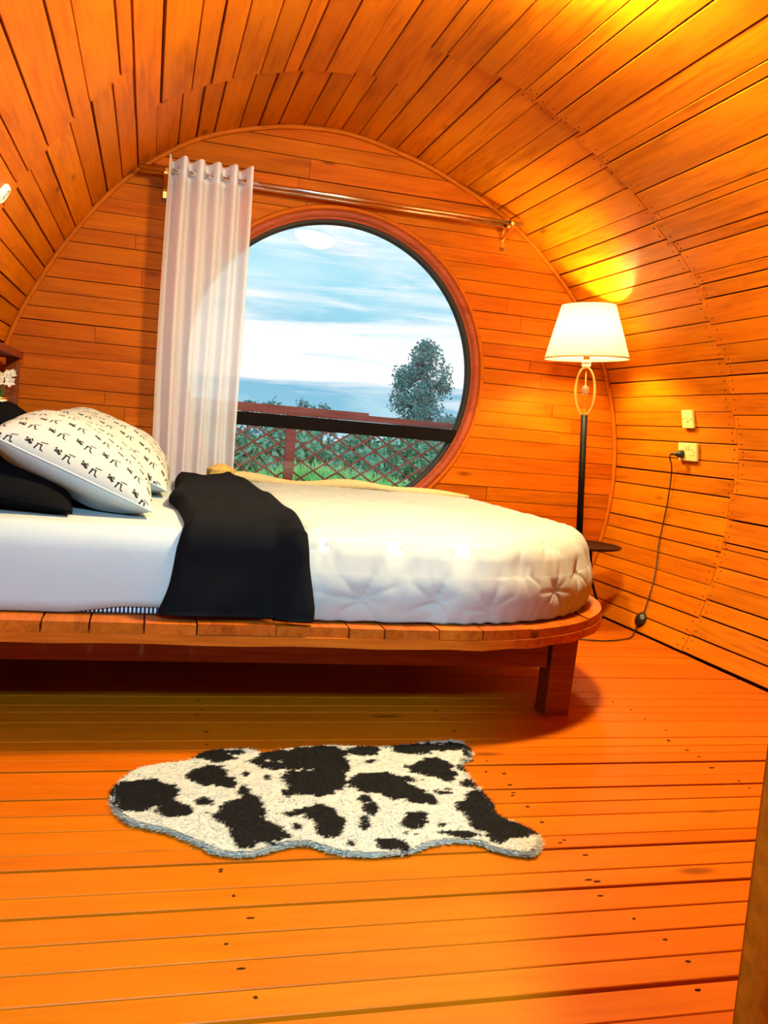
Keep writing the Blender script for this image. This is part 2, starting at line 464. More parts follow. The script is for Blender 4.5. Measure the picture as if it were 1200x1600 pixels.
def vault_ring(div, far, near, seed, proud=0.0):
    """far / near: a Y, or None for the shared stepped joint"""
    r = random.Random(seed); sh = [r.uniform(-0.10, 0.10) for _ in range(len(div)+1)]; sh[0] = sh[-1] = 0
    for k, (dg, d2, jy) in enumerate(div):
        mid = (dg+d2)/2
        root = wall_right if mid < 42 else (ceiling if mid < 138 else wall_left)
        gap = r.choice((0.0014, 0.002, 0.0028, 0.004, 0.007)) * (1.0 if mid < 100 else 1.5)
        g = math.degrees(gap/1.63)
        yf = jy-0.010 if far is None else far
        yn = jy+0.0015 if near is None else near
        pr = -r.uniform(0.0, 0.004)-proud; tw = r.uniform(-0.003, 0.003)
        def P(deg, y, o=0): x, z = bpt(deg, o+pr); return Vector((x, y, z))
        a0, a1 = dg+g/2, d2-g/2
        t1, t2 = r.uniform(0, 0.10), r.uniform(0, 0.10)
        p00 = P(a0+t1, yn); p01 = P(a1, yn, tw); p10 = P(a0, yf); p11 = P(a1-t2, yf)
        am = math.radians(mid); n = Vector((-math.cos(am), 0, -math.sin(am)))
        plank_obj('plank', p00, p01, p10, p11, n, 0.018, 'vault_wood', root)
        if mid < 75:
            for q, (yy, on) in enumerate(((yn+0.03, near is None), (yf-0.03, far is None))):
                if on:
                    for fr in (0.25, 0.75): nails[root].append((P(a0+(a1-a0)*fr, yy+r.uniform(-.006, .006), -0.0005), n))
dv1 = divisions(11, (0.070, 0.090), (0.085, 0.125))
vault_ring(dv1, D, None, 21)
vault_ring(shifted(dv1, 5), None, 1.95, 22, 0.006)
vault_ring(divisions(13, (0.08, 0.10), (0.09, 0.12)), 1.945, 0.55, 23)
vault_ring(divisions(14, (0.10, 0.12), (0.11, 0.13)), 0.545, Y_FRONT+0.02, 24)
for root, lst in nails.items():
    if not lst: continue
    V = []; F = []
    for p, n in lst:
        e1 = Vector((0, 1, 0)); e2 = n.cross(e1); b0 = len(V)
        for k in range(6): V.append(p + n*0.0022 + e1*(0.0028*math.cos(k*math.pi/3)) + e2*(0.0028*math.sin(k*math.pi/3)))
        for k in range(6): V.append(p - n*0.003 + e1*(0.0028*math.cos(k*math.pi/3)) + e2*(0.0028*math.sin(k*math.pi/3)))
        F.append(tuple(b0+k for k in range(6)))
        for k in range(6): F.append((b0+k, b0+6+k, b0+6+(k+1) % 6, b0+(k+1) % 6))
    o = mesh('nail_heads', V, F, 'nail', root); o['kind'] = 'stuff'

# ------------------------------------------------------------------ end wall with round opening
WX, WZ, WR = 0.896, 1.155, 0.728        # glass centre and radius
RH = 0.765                              # opening in the planking
def end_wall_backing():
    N = 96; V = []; F = []
    for y in (D+0.020, D+0.075):
        for i in range(N):
            a = 2*math.pi*i/N; V.append((WX+RH*math.cos(a), y, WZ+RH*math.sin(a)))
        for i in range(N):
            a = 2*math.pi*i/N; ux, uz = math.cos(a), math.sin(a)
            # march outwards until the barrel or the floor
            t = RH
            while True:
                x, z = WX+ux*t, WZ+uz*t
                if z < -0.03: break
                if math.hypot(x-BX, z-BZ) > prad(math.degrees(math.atan2(z-BZ, x-BX)) % 360 if (z > BZ or x < BX) else math.degrees(math.atan2(z-BZ, x-BX)))+0.05: break
                t += 0.01
                if t > 3: break
            V.append((WX+ux*t, y, WZ+uz*t))
    for i in range(N):
        j = (i+1) % N
        F += [(i, j, N+j, N+i), (2*N+i, 3*N+i, 3*N+j, 2*N+j), (i, 2*N+i, 2*N+j, j), (N+i, N+j, 3*N+j, 3*N+i)]
    return mesh('wall_back', V, F, 'gap_dark', fix=True)
wall_back = tag(end_wall_backing(), 'end wall of horizontal orange planks around the round window', 'wall', kind='structure')
def end_plank(lv, xl, xr, th, yoff):
    """strip polygon: levels lv, left xs, right xs"""
    pts = [(xl[i], lv[i]) for i in range(len(lv))] + [(xr[i], lv[i]) for i in reversed(range(len(lv)))]
    n = len(pts); cx = sum(p[0] for p in pts)/n; cz = sum(p[1] for p in pts)/n
    V = [(x-cx, z-cz, 0.0) for x, z in pts] + [(x-cx, z-cz, th) for x, z in pts]
    F = []
    K = len(lv)
    for i in range(K-1):
        a, b, c, d = i, i+1, n-2-i, n-1-i
        F += [(a, b, c, d), (n+d, n+c, n+b, n+a)]
    for i in range(n):
        j = (i+1) % n; F.append((i, n+i, n+j, j))
    o = mesh('plank', V, F, 'end_wood', fix=True)
    # local x -> world x, local y -> world z, local z -> world -y... keep the grain along x
    o.matrix_world = Matrix(((1, 0, 0, cx), (0, 0, 1, D+yoff), (0, 1, 0, cz), (0, 0, 0, 1)))
    return sub(o, wall_back)
def end_wall_planks():
    r = random.Random(5)
    edges = [0.0]
    targets = [WZ-RH, WZ+RH, max(z for x, z in PROFXZ)-0.004]
    for tg in targets:
        span = tg-edges[-1]; n = max(1, round(span/0.078)); ws = [r.uniform(.82, 1.18) for _ in range(n)]; s = sum(ws); z0 = edges[-1]; acc = 0
        for w in ws: acc += w; edges.append(z0+span*acc/s)
    for i in range(len(edges)-1):
        g = r.choice((0.0014, 0.002, 0.003, 0.005))
        z0, z1 = edges[i]+g/2, edges[i+1]-g/2
        lv = [z0+(z1-z0)*k/4 for k in range(5)]
        def lim(z, side):
            return wall_x(z, side) - side*0.004
        zmax = max(z for x, z in PROFXZ)
        L = [lim(z, -1) for z in lv]; R = [lim(z, 1) for z in lv]
        inwin = abs((z0+z1)/2-WZ) < RH
        if inwin:
            hw = [math.sqrt(max(RH*RH-(z-WZ)**2, 0.0)) for z in lv]
            segs = [(L, [WX-q for q in hw]), ([WX+q for q in hw], R)]
        else: segs = [(L, R)]
        for a, b in segs:
            width = min(b[k]-a[k] for k in range(5))
            cuts = []
            if width > 1.3: cuts = [r.uniform(0.35, 0.6)]
            elif width > 0.35 and r.random() < 0.35: cuts = [r.uniform(0.3, 0.7)]
            prev = a
            for cf in cuts + [None]:
                if cf is None: nxt = b
                else:
                    xm = max(a)+(min(b)-max(a))*cf
                    nxt = [xm]*5
                end_plank(lv, [p+(0.001 if prev is not a else 0) for p in prev], [p-(0.001 if cf is not None else 0) for p in nxt], 0.022, -r.uniform(0, 0.004))
                prev = nxt
end_wall_planks()
# rounded moulding where the end wall meets the vault
arc = [(*bpt(-24+i*2.0, -0.012), ) for i in range(115)]
tr = tube('trim_1', [(x, D-0.010, z) for x, z in arc], 0.012, 'trim_wood', n=8)
tag(tr, 'thin bent wooden moulding where end wall meets the vault', 'trim', kind='structure')

# ------------------------------------------------------------------ round window
win = thing('window_1', 'large round window with red-brown frame looking onto a fence', 'window', (WX, D, WZ)); win['kind'] = 'structure'
lathe('frame', [(0.752, -0.012), (0.770, -0.020), (0.786, -0.016), (0.788, 0.06), (0.752, 0.06)], (WX, D, WZ), 'frame_wood', win, 96, 'y', True)
lathe('moulding', [(0.786, -0.014), (0.792, -0.026), (0.804, -0.024), (0.812, -0.006), (0.812, 0.004), (0.786, 0.004)], (WX, D, WZ), 'trim_wood', win, 96, 'y', True)
lathe('inner_rim', [(0.742, 0.000), (0.753, -0.006), (0.753, 0.05), (0.742, 0.05)], (WX, D, WZ), 'frame_wood', win, 96, 'y', True)
lathe('seal', [(0.722, 0.026), (0.743, 0.008), (0.743, 0.05), (0.722, 0.05)], (WX, D, WZ), 'seal_black', win, 96, 'y', True)
def pane():
    N = 96; V = []
    for y in (0.0, 0.005):
        for i in range(N): a = 2*math.pi*i/N; V.append((0.73*math.cos(a), y, 0.73*math.sin(a)))
    F = [tuple(range(N)), tuple(range(2*N-1, N-1, -1))] + [(i, N+i, N+(i+1) % N, (i+1) % N) for i in range(N)]
    o = mesh('pane', V, F, 'window_glass', fix=True); o.location = (WX, D+0.036, WZ); return sub(o, win)
pane()
b = box('transom_bar', WX-0.69, WX+0.69, D+0.006, D+0.034, 0.838, 0.905, 'dark_bar', win); 

# ------------------------------------------------------------------ floor
FX0, FX1 = wall_x(0.0, -1)-0.0, wall_x(0.0, 1)+0.0
FR = [3.335, 3.22, 3.02, 2.828, 2.752, 2.665, 2.603, 2.513, 2.365, 2.295, 2.234, 2.166, 2.072, 2.005, 1.923, 1.848, 1.749, 1.688, 1.592, 1.524, 1.442, 1.366, 1.288, 1.216, 1.139]
WIDE = {3.02, 2.166, 2.005, 1.524, 1.216, 1.688}
fl = mesh('floor', [(x, y, z) for z in (-0.09, -0.02) for x, y in ((FX0-.1, Y_FRONT), (FX1+.1, Y_FRONT), (FX1+.1, D+.06), (FX0-.1, D+.06))], BOXF, 'gap_dark', fix=True)
tag(fl, 'varnished orange plank floor with dark joints', 'floor', kind='structure')
r = random.Random(3)
rows = sorted(FR)
y = rows[-1]
while y < D-0.05: y += r.uniform(.07, .10); rows.append(min(y, D+0.01))
y = rows[0]; low = []
while y > Y_FRONT+0.1: y -= r.uniform(.068, .085); low.append(y)
rows = sorted(low)+rows
for a, b_ in zip(rows[:-1], rows[1:]):
    ga = 0.005 if any(abs(a-w) < 1e-6 for w in WIDE) else 0.0018
    gb = 0.005 if any(abs(b_-w) < 1e-6 for w in WIDE) else 0.0018
    dz = -r.uniform(0, 0.0015)
    sk = r.uniform(-0.002, 0.002)
    xe = FX1-0.022
    plank_obj('plank', Vector((FX0, a+ga, dz)), Vector((FX0, b_-gb, dz)), Vector((xe, a+ga+max(sk, 0), dz)), Vector((xe, b_-gb+min(sk, 0), dz)), Vector((0, 0, 1)), 0.02, 'floor_wood', fl)
nv_, nf_ = [], []
for a, b_ in zip(rows[:-1], rows[1:]):
    if not (0.9 < a < 3.3): continue
    for jx in (0.205, 0.93, 1.62):
        for q in range(r.choice((1, 1, 2))):
            cx_, cy_ = jx+r.uniform(-.03, .03), a+(b_-a)*r.uniform(.25, .75); rx_, ry_ = r.uniform(.003, .009), r.uniform(.002, .004); b0 = len(nv_)
            for zz in (0.0006, -0.004):
                for k in range(7): nv_.append((cx_+rx_*r.uniform(.7, 1.2)*math.cos(k*0.8976), cy_+ry_*math.sin(k*0.8976), zz))
            nf_.append(tuple(range(b0, b0+7))); nf_ += [(b0+k, b0+7+k, b0+7+(k+1) % 7, b0+(k+1) % 7) for k in range(7)]
nm = mesh('nail_heads', nv_, nf_, 'nail', fl); nm['kind'] = 'stuff'
# front wall of the cabin, behind the camera
fw = mesh('wall_front', [(x, y, z) for z in (-0.05, 2.5) for x, y in ((-0.95, Y_FRONT-.05), (2.75, Y_FRONT-.05), (2.75, Y_FRONT+.01), (-0.95, Y_FRONT+.01))], BOXF, 'trim_wood', fix=True)
tag(fw, 'plain wooden end wall by the entrance', 'wall', kind='structure')
# door jamb and partition at the right, beside the camera
jb = thing('door_1', 'brown wooden door jamb with a rebate, standing in front of the room', 'door frame', (0.46, 0.47, 0)); jb['kind'] = 'structure'
box('jamb', 0.430, 0.470, 0.445, 0.516, 0.0, 2.1, 'jamb_wood', jb, 0.003)
box('stop_bead', 0.416, 0.450, 0.425, 0.449, 0.0, 2.1, 'jamb_wood', jb, 0.004)
box('casing', 0.428, 0.56, 0.395, 0.430, 0.0, 2.1, 'jamb_wood', jb, 0.004)
pv = []
zs = [0.0+i*0.1 for i in range(23)]
pts = [(0.48, z) for z in zs] + [(wall_x(z, 1)-0.03, z) for z in reversed(zs)]
def strip_wall(name, zs, xl, xr, y0, y1, material):
    V = []; F = []
    for i, z in enumerate(zs):
        V += [(xl[i], y0, z), (xr[i], y0, z), (xr[i], y1, z), (xl[i], y1, z)]
    for i in range(len(zs)-1):
        a = i*4; b = a+4
        for k in range(4): F.append((a+k, a+(k+1) % 4, b+(k+1) % 4, b+k))
    F += [(0, 3, 2, 1), tuple(len(V)-4+k for k in range(4))]
    return mesh(name, V, F, material, fix=True)
pw = strip_wall('wall_partition', zs, [0.462]*23, [wall_x(z, 1)-0.035 for z in zs], 0.46, 0.54, 'trim_wood')
tag(pw, 'wooden partition wall behind the door jamb', 'wall', kind='structure')

# ------------------------------------------------------------------ lights of the room
def ceiling_lamp(name, label, pos, nrm, rad, col, emit):
    t = thing(name, label, 'ceiling lamp', pos)
    rot = Vector((0, 0, -1)).rotation_difference(nrm).to_matrix().to_4x4()
    key = name+'_glow'
    emit_mat(key, col, emit)
    lathe('dome', [(0.0, -0.092), (rad*0.35, -0.087), (rad*0.7, -0.068), (rad*0.92, -0.042), (rad, -0.015), (rad, 0.0)], pos, key, t, 32, rot=rot)
    lathe('base_ring', [(rad*1.0, -0.014), (rad*1.07, -0.012), (rad*1.07, 0.012), (rad*1.0, 0.012)], pos, 'disc_white', t, 32, closed=True, rot=rot)
    return t
def ceil_at(x, y, off):
    deg = math.degrees(math.acos((x-BX)/1.62)); px, pz = bpt(deg, -off); a = math.radians(deg)
    return Vector((px, y, pz)), Vector((-math.cos(a), 0, -math.sin(a)))
p, n = ceil_at(1.12, 2.42, 0.018)
ceiling_lamp('ceiling_lamp', 'round white dome lamp on the ceiling over the bed side', p, n, 0.15, (1.0, 0.80, 0.38), 540.0)
p, n = ceil_at(0.02, -0.75, 0.018)
ceiling_lamp('entrance_lamp', 'round white dome lamp on the ceiling by the entrance', p, n, 0.15, (0.32, 0.78, 1.0), 1320.0)

# ------------------------------------------------------------------ bed platform
ZP = 0.332
PF, PR, PRAD = 2.305, 1.625, 0.78      # front edge, right edge, corner radius
PL, PB = -0.56, 4.30
bed = thing('platform_bed', 'low wooden platform bed with a rounded corner and dark apron', 'bed', (0.5, 3.3, 0))
def edge_y(x, inset=0.0):              # front edge of the platform at x
    f = PF+inset; rr = PRAD-inset; cx = PR-PRAD; cy = PF+PRAD
    if x <= cx: return f
    q = rr*rr-(x-cx)**2
    return cy-math.sqrt(max(q, 0))
r = random.Random(9)
cuts = [PL, -0.36, -0.222, -0.108, 0.024, 0.156, 0.36, 0.558, 0.657, 0.813, 0.946, 1.112, 1.25, 1.38, 1.50, PR-0.01]
for a, b_ in zip(cuts[:-1], cuts[1:]):
    g = r.uniform(0.0012, 0.003); x0, x1 = a+g, b_-g
    K = 5; xs = [x0+(x1-x0)*k/(K-1) for k in range(K)]
    j = r.uniform(-0.006, 0.006) if x0 < 0.9 else 0
    dz = -r.uniform(0, .004)
    fr = [(x, edge_y(x)+j) for x in xs]; bk = [(x, PB) for x in reversed(xs)]
    poly = fr+bk; n = len(poly)
    cx = (x0+x1)/2; cy = 3.3
    # grain along local x = world y
    V = [(yy-cy, cx-xx, z) for z in (-0.028, 0.0) for xx, yy in poly]
    F = []
    for k in range(K-1): F += [(k, n-1-k, n-2-k, k+1), (n+k, n+k+1, 2*n-2-k, 2*n-1-k)]
    for k in range(n): F.append((k, (k+1) % n, n+(k+1) % n, n+k))
    o = mesh('platform_plank', V, F, 'bed_wood', fix=True)
    o.matrix_world = Matrix(((0, -1, 0, cx), (1, 0, 0, cy), (0, 0, 1, ZP+dz), (0, 0, 0, 1)))
    sub(o, bed)
def rim_band():
    path = []
    x = PL
    while x < PR-PRAD: path.append((x, PF)); x += 0.12
    for k in range(25):
        a = math.radians(-90+90*k/24); path.append((PR-PRAD+PRAD*math.cos(a), PF+PRAD+PRAD*math.sin(a)))
    y = PF+PRAD+0.15
    while y < PB: path.append((PR, y)); y += 0.2
    path.append((PR, PB))
    V = []; F = []
    for i, (x, y) in enumerate(path):
        a = path[max(i-1, 0)]; b = path[min(i+1, len(path)-1)]
        d = Vector((b[0]-a[0], b[1]-a[1], 0)).normalized(); nn = Vector((-d.y, d.x, 0))   # inwards
        w = 0.002*math.sin(i*1.7)
        for off, z in ((-0.004, ZP-0.030), (0.035, ZP-0.030), (0.035, ZP-0.056), (-0.004, ZP-0.056+w)):
            V.append((x+nn.x*off, y+nn.y*off, z))
    for i in range(len(path)-1):
        for k in range(4): F.append((i*4+k, i*4+(k+1) % 4, i*4+4+(k+1) % 4, i*4+4+k))
    F += [(3, 2, 1, 0), tuple(len(V)-4+k for k in range(4))]
    o = mesh('rim_board', V, F, 'bed_wood', fix=True); return sub(o, bed)
rim_band()
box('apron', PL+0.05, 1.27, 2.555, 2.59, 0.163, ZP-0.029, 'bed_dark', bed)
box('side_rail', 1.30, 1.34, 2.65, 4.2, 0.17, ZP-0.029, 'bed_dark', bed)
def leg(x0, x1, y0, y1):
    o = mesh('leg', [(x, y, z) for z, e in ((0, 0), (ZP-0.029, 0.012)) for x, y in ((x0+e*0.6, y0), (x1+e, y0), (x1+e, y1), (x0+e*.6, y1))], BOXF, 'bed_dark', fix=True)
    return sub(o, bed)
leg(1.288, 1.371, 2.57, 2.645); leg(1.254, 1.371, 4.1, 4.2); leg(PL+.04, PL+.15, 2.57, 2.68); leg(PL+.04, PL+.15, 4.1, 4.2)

# ------------------------------------------------------------------ soft furnishings
def vnoise(P, scale, seed=0, oct_=3):
    """cheap smooth value noise for numpy points (N,3)"""
    rs = np.random.default_rng(seed); tab = rs.random((64, 64, 64)).astype(np.float32)
    out = np.zeros(len(P)); amp = 0.5; q = P*scale
    for _ in range(oct_):
        i = np.floor(q).astype(int); f = q-i; f = f*f*(3-2*f)
        def g(a, b, c): return tab[(i[:, 0]+a) % 64, (i[:, 1]+b) % 64, (i[:, 2]+c) % 64]
        x0 = g(0, 0, 0)*(1-f[:, 0])+g(1, 0, 0)*f[:, 0]; x1 = g(0, 1, 0)*(1-f[:, 0])+g(1, 1, 0)*f[:, 0]
        x2 = g(0, 0, 1)*(1-f[:, 0])+g(1, 0, 1)*f[:, 0]; x3 = g(0, 1, 1)*(1-f[:, 0])+g(1, 1, 1)*f[:, 0]
        y0 = x0*(1-f[:, 1])+x1*f[:, 1]; y1 = x2*(1-f[:, 1])+x3*f[:, 1]
        out += amp*(y0*(1-f[:, 2])+y1*f[:, 2]); amp *= 0.5; q = q*2.03+11.7
    return out
def slab(name, x0, x1, y0, y1, z0, z1, step, rc, er, bulge, material, disp=None, crown=0.0):
    """upholstered slab: plan rectangle with corner radii rc=(fl, fr, br, bl), rounded top edge er, bulging sides"""
    nx = int((x1-x0)/step); ny = int((y1-y0)/step); nz = max(3, int((z1-er*0.6-z0)/step))
    ru = np.linspace(x0, x1, nx+1); rv = np.linspace(y0, y1, ny+1)
    gx, gy = np.meshgrid(ru, rv, indexing='ij'); gx = gx.ravel(); gy = gy.ravel()
    cx, cy, hx, hy = (x0+x1)/2, (y0+y1)/2, (x1-x0)/2, (y1-y0)/2
    def plan(px, py):
        a = np.abs((px-cx)/hx); b = np.abs((py-cy)/hy); s = np.maximum(np.maximum(a, b), 1e-6)
        qx = cx+(px-cx)/s; qy = cy+(py-cy)/s            # on the rectangle
        bx, by = qx.copy(), qy.copy()
        for (sx, sy), rr in zip(((-1, -1), (1, -1), (1, 1), (-1, 1)), rc):
            kx = (x1-rr) if sx > 0 else (x0+rr); ky = (y1-rr) if sy > 0 else (y0+rr)
            m = ((qx-kx)*sx > 0) & ((qy-ky)*sy > 0)
            dx = qx-kx; dy = qy-ky; L = np.maximum(np.hypot(dx, dy), 1e-9)
            bx = np.where(m, kx+dx/L*rr, bx); by = np.where(m, ky+dy/L*rr, by)
        return cx+(bx-cx)*s, cy+(by-cy)*s, s
    tx, ty, s = plan(gx, gy)
    # distance from the edge
    d = np.minimum(np.minimum(tx-x0, x1-tx), np.minimum(ty-y0, y1-ty)); d = np.minimum(d, (1-s)*min(hx, hy)*1.3)
    d = np.clip(d, 0, None)
    k = np.clip(er-d, 0, er)
    tz = z1-(er-np.sqrt(np.maximum(er*er-k*k, 0))) + crown*(1-s**2)
    V = [np.stack([tx, ty, tz], 1)]; F = []
    idx = lambda i, j: i*(ny+1)+j
    for i in range(nx):
        for j in range(ny): F.append((idx(i, j), idx(i+1, j), idx(i+1, j+1), idx(i, j+1)))
    # boundary loop, counter-clockwise
    loop = [idx(i, 0) for i in range(nx)] + [idx(nx, j) for j in range(ny)] + [idx(i, ny) for i in range(nx, 0, -1)] + [idx(0, j) for j in range(ny, 0, -1)]
    base = len(gx); prev = loop
    top = V[0][loop]; zt = top[:, 2]
    # outward direction in plan
    nxt = np.roll(top, -1, 0)-np.roll(top, 1, 0); od = np.stack([nxt[:, 1], -nxt[:, 0]], 1); od /= np.maximum(np.linalg.norm(od, axis=1, keepdims=True), 1e-9)
    for q in range(1, nz+1):
        f = q/nz; ringp = top.copy(); ringp[:, 2] = zt*(1-f)+z0*f
        w = bulge*math.sin(math.pi*min(1, f*1.02))**0.8 if f < 1 else 0
        ringp[:, :2] += od*w
        V.append(ringp); cur = [base+(q-1)*len(loop)+m for m in range(len(loop))]
        for m in range(len(loop)):
            m2 = (m+1) % len(loop)
            F.append((prev[m], cur[m], cur[m2], prev[m2]))
        prev = cur
    F.append(tuple(reversed(prev)))
    P = np.concatenate(V)
    me = bpy.data.meshes.new(name); me.from_pydata(P.tolist(), [], F); me.update()
    if disp is not None:
        N = np.zeros(len(P)*3, dtype=np.float32); me.vertices.foreach_get('normal', N); N = N.reshape(-1, 3)
        P = P + N*disp(P, N)[:, None]
        me.vertices.foreach_set('co', P.astype(np.float32).ravel()); me.update()
    return link(name, me, material, None, True)

# mattress in a fitted sheet
def sheet_disp(P, N):
    side = np.clip(1-np.abs(N[:, 2])*1.5, 0, 1)
    low = np.clip(1-(P[:, 2]-ZP)/0.06, 0, 1)
    return side*low*0.004*np.sin(P[:, 0]*95+6*np.sin(P[:, 2]*40)+P[:, 0]*30) + 0.004*(vnoise(P, 7, 3)-0.45)
mt = thing('mattress', 'thick mattress in a white fitted sheet on the wooden platform', 'mattress', (0.4, 3.3, ZP))
o = slab('fitted_sheet', -0.55, 1.53, 2.388, 4.20, ZP+0.022, 0.562, 0.022, (0.08, 0.70, 0.2, 0.08), 0.045, 0.006, 'sheet_white', sheet_disp)
for v in o.data.vertices:
    if v.co.z < ZP+0.05:
        k = min(1, max(0, (-0.02-v.co.x)/0.16)); v.co.z -= 0.019*k*k*(3-2*k)*min(1, (ZP+0.05-v.co.z)/0.02)
sub(o, mt)
o = slab('striped_border', -0.545, 1.52, 2.395, 4.19, ZP+0.003, ZP+0.024, 0.03, (0.08, 0.70, 0.2, 0.08), 0.004, 0.0, 'mattress_stripe'); sub(o, mt)

# pintucked duvet
PS, PRW = 0.212, 0.172
def duvet_disp(P, N):
    up = np.clip(N[:, 2], 0, 1)
    z1 = 0.592
    cxr, cyr = 1.590-0.76, 2.368+0.76
    vx = np.maximum(P[:, 0]-cxr, 0); vy = np.minimum(P[:, 1]-cyr, 0); vl = np.maximum(np.hypot(vx, vy), 1e-6)
    wx, wy = vx/vl, -vy/vl
    dn = np.maximum(z1-P[:, 2], 0)
    a = P[:, 0]-0.70+PS*10 + dn*wx                       # cloth coordinates: over the top and down the sides
    bcoord = P[:, 1]-2.368 - dn*wy + 0.045
    out = np.zeros(len(P))
    best = np.full(len(P), 9.0); th = np.zeros(len(P)); idv = np.zeros(len(P))
    rowc = np.round(bcoord/PRW)
    for dr in (-1, 0, 1):
        rw = rowc+dr; off = np.where(np.mod(rw, 2) == 0, 0.0, PS/2)
        colc = np.round((a-off)/PS)
        px = colc*PS+off; py = rw*PRW
        jx = np.sin(px*91+py*37)*0.008; jy = np.cos(px*57+py*83)*0.008
        dx = a-px-jx; dy = bcoord-py-jy; dd = np.sqrt(dx*dx+dy*dy)
        m = dd < best
        best = np.where(m, dd, best); th = np.where(m, np.arctan2(dy, dx), th); idv = np.where(m, px*13+py*7, idv)
    puff = 0.013*(1-np.exp(-(best/0.040)**2))
    lob = np.abs(np.cos(4.0*th+idv*5+0.7*np.sin(th*2+idv)))          # eight sharp creases radiating from each tuck
    amp = 0.55+0.45*np.sin(th*3+idv*9); fold = -0.012*(1-lob)**2.5*amp*np.exp(-best/0.075)*(1-np.exp(-best/0.006)) + 0.0035*lob*np.exp(-best/0.04)
    wr = 0.008*(vnoise(P, 9, 5)-0.45) + 0.0045*(vnoise(P*np.array([1, 1, 0.45]), 26, 6, 2)-0.4)
    low = np.clip((P[:, 2]-ZP)/0.05, 0, 1)
    hem = np.clip(1-(P[:, 2]-ZP)/0.07, 0, 1)*0.002*np.sin((P[:, 0]+P[:, 1])*70+3*np.sin(P[:, 0]*13))
    return (puff+fold+wr-0.012)*(0.35+0.65*low)+hem
dv = slab('duvet', 0.395, 1.590, 2.368, 4.235, ZP+0.004, 0.585, 0.0075, (0.05, 0.76, 0.25, 0.05), 0.11, 0.014, 'duvet_white', duvet_disp)
tag(dv, 'white pintucked duvet puffed over the foot of the bed', 'duvet')

# black throw across the bed
def black_throw():
    # path along the bed: (y, z, x_left, x_right, out y normal, z normal)
    path = []
    ctrl = [(4.13, 0.612, 0.14, 0.40), (3.75, 0.622, 0.125, 0.40), (3.40, 0.626, 0.115, 0.405), (3.02, 0.626, 0.085, 0.41), (2.86, 0.622, 0.108, 0.415), (2.62, 0.618, 0.115, 0.42), (2.46, 0.608, 0.115, 0.425),
            (2.385, 0.585, 0.108, 0.432), (2.350, 0.540, 0.098, 0.438), (2.345, 0.48, 0.090, 0.445), (2.336, 0.42, 0.080, 0.455), (2.332, 0.375, 0.066, 0.462), (2.332, 0.347, 0.056, 0.462)]
    P4 = []
    for i in range(len(ctrl)-1):
        p0 = ctrl[max(i-1, 0)]; p1 = ctrl[i]; p2 = ctrl[i+1]; p3 = ctrl[min(i+2, len(ctrl)-1)]
        n = 14 if i < 6 else 7
        for k in range(n):
            t = k/n
            P4.append([0.5*(2*b + (c-a)*t + (2*a-5*b+4*c-d)*t*t + (3*b-a-3*c+d)*t**3) for a, b, c, d in zip(p0, p1, p2, p3)])
    P4.append(list(ctrl[-1]))
    NU = 44; V = []; F = []; NP = len(P4)
    pts = []
    for i, (y, z, xl, xr) in enumerate(P4):
        a = P4[max(i-1, 0)]; b = P4[min(i+1, NP-1)]
        ty, tz = b[0]-a[0], b[1]-a[1]; L = math.hypot(ty, tz); ny, nz = tz/L, -ty/L      # outward
        if nz < -0.5: ny, nz = -ny, -nz
        for j in range(NU+1):
            u = j/NU; x = xl+(xr-xl)*u
            e = min(u, 1-u)*(xr-xl)
            edge = -0.028*max(0, 1-e/0.03)**2 * (1 if i > 0 else 1)
            drop = 0.0
            zs_ = min(1, max(0, (z-0.585)/0.03)); drop = -0.014*min(1, max(0, (0.36-x)/0.12))*zs_*zs_*(3-2*zs_)                   # falls from duvet to the sheet
            wr = 0.004*math.sin(u*7+i*0.06)*math.sin(i*0.11+1.0) + 0.003*math.sin((u*1.6+i*0.03)*6.3) + 0.0012*math.sin(u*23+i*0.21)+0.004
            if x > 0.35:
                kk = min(1, (x-0.35)/0.05)*(0.030 if z < 0.57 else 0.012); pass
            else: kk = 0
            hem = kk + 0.004*math.exp(-((NP-1-i)/2.0)**2)
            o_ = edge+wr+hem
            pts.append((x, y+ny*o_, z+nz*o_+drop, ny, nz))
    top = [(p[0], p[1], p[2]) for p in pts]
    bot = [(p[0], p[1]-p[3]*0.014, p[2]-p[4]*0.014) for p in pts]
    V = top+bot; n = len(top); W = NU+1
    for i in range(NP-1):
        for j in range(NU):
            a = i*W+j
            F.append((a, a+1, a+W+1, a+W)); F.append((n+a, n+a+W, n+a+W+1, n+a+1))
    for i in range(NP-1):
        a = i*W; F.append((a, a+W, n+a+W, n+a)); a = i*W+NU; F.append((a, n+a, n+a+W, a+W))
    for j in range(NU):
        a = j; F.append((a, n+a, n+a+1, a+1)); a = (NP-1)*W+j; F.append((a, a+1, n+a+1, n+a))
    o = mesh('bed_throw', V, F, 'throw_black', None, True, True)
    return tag(o, 'charcoal black throw draped across the bed and down its side', 'throw')
black_throw()

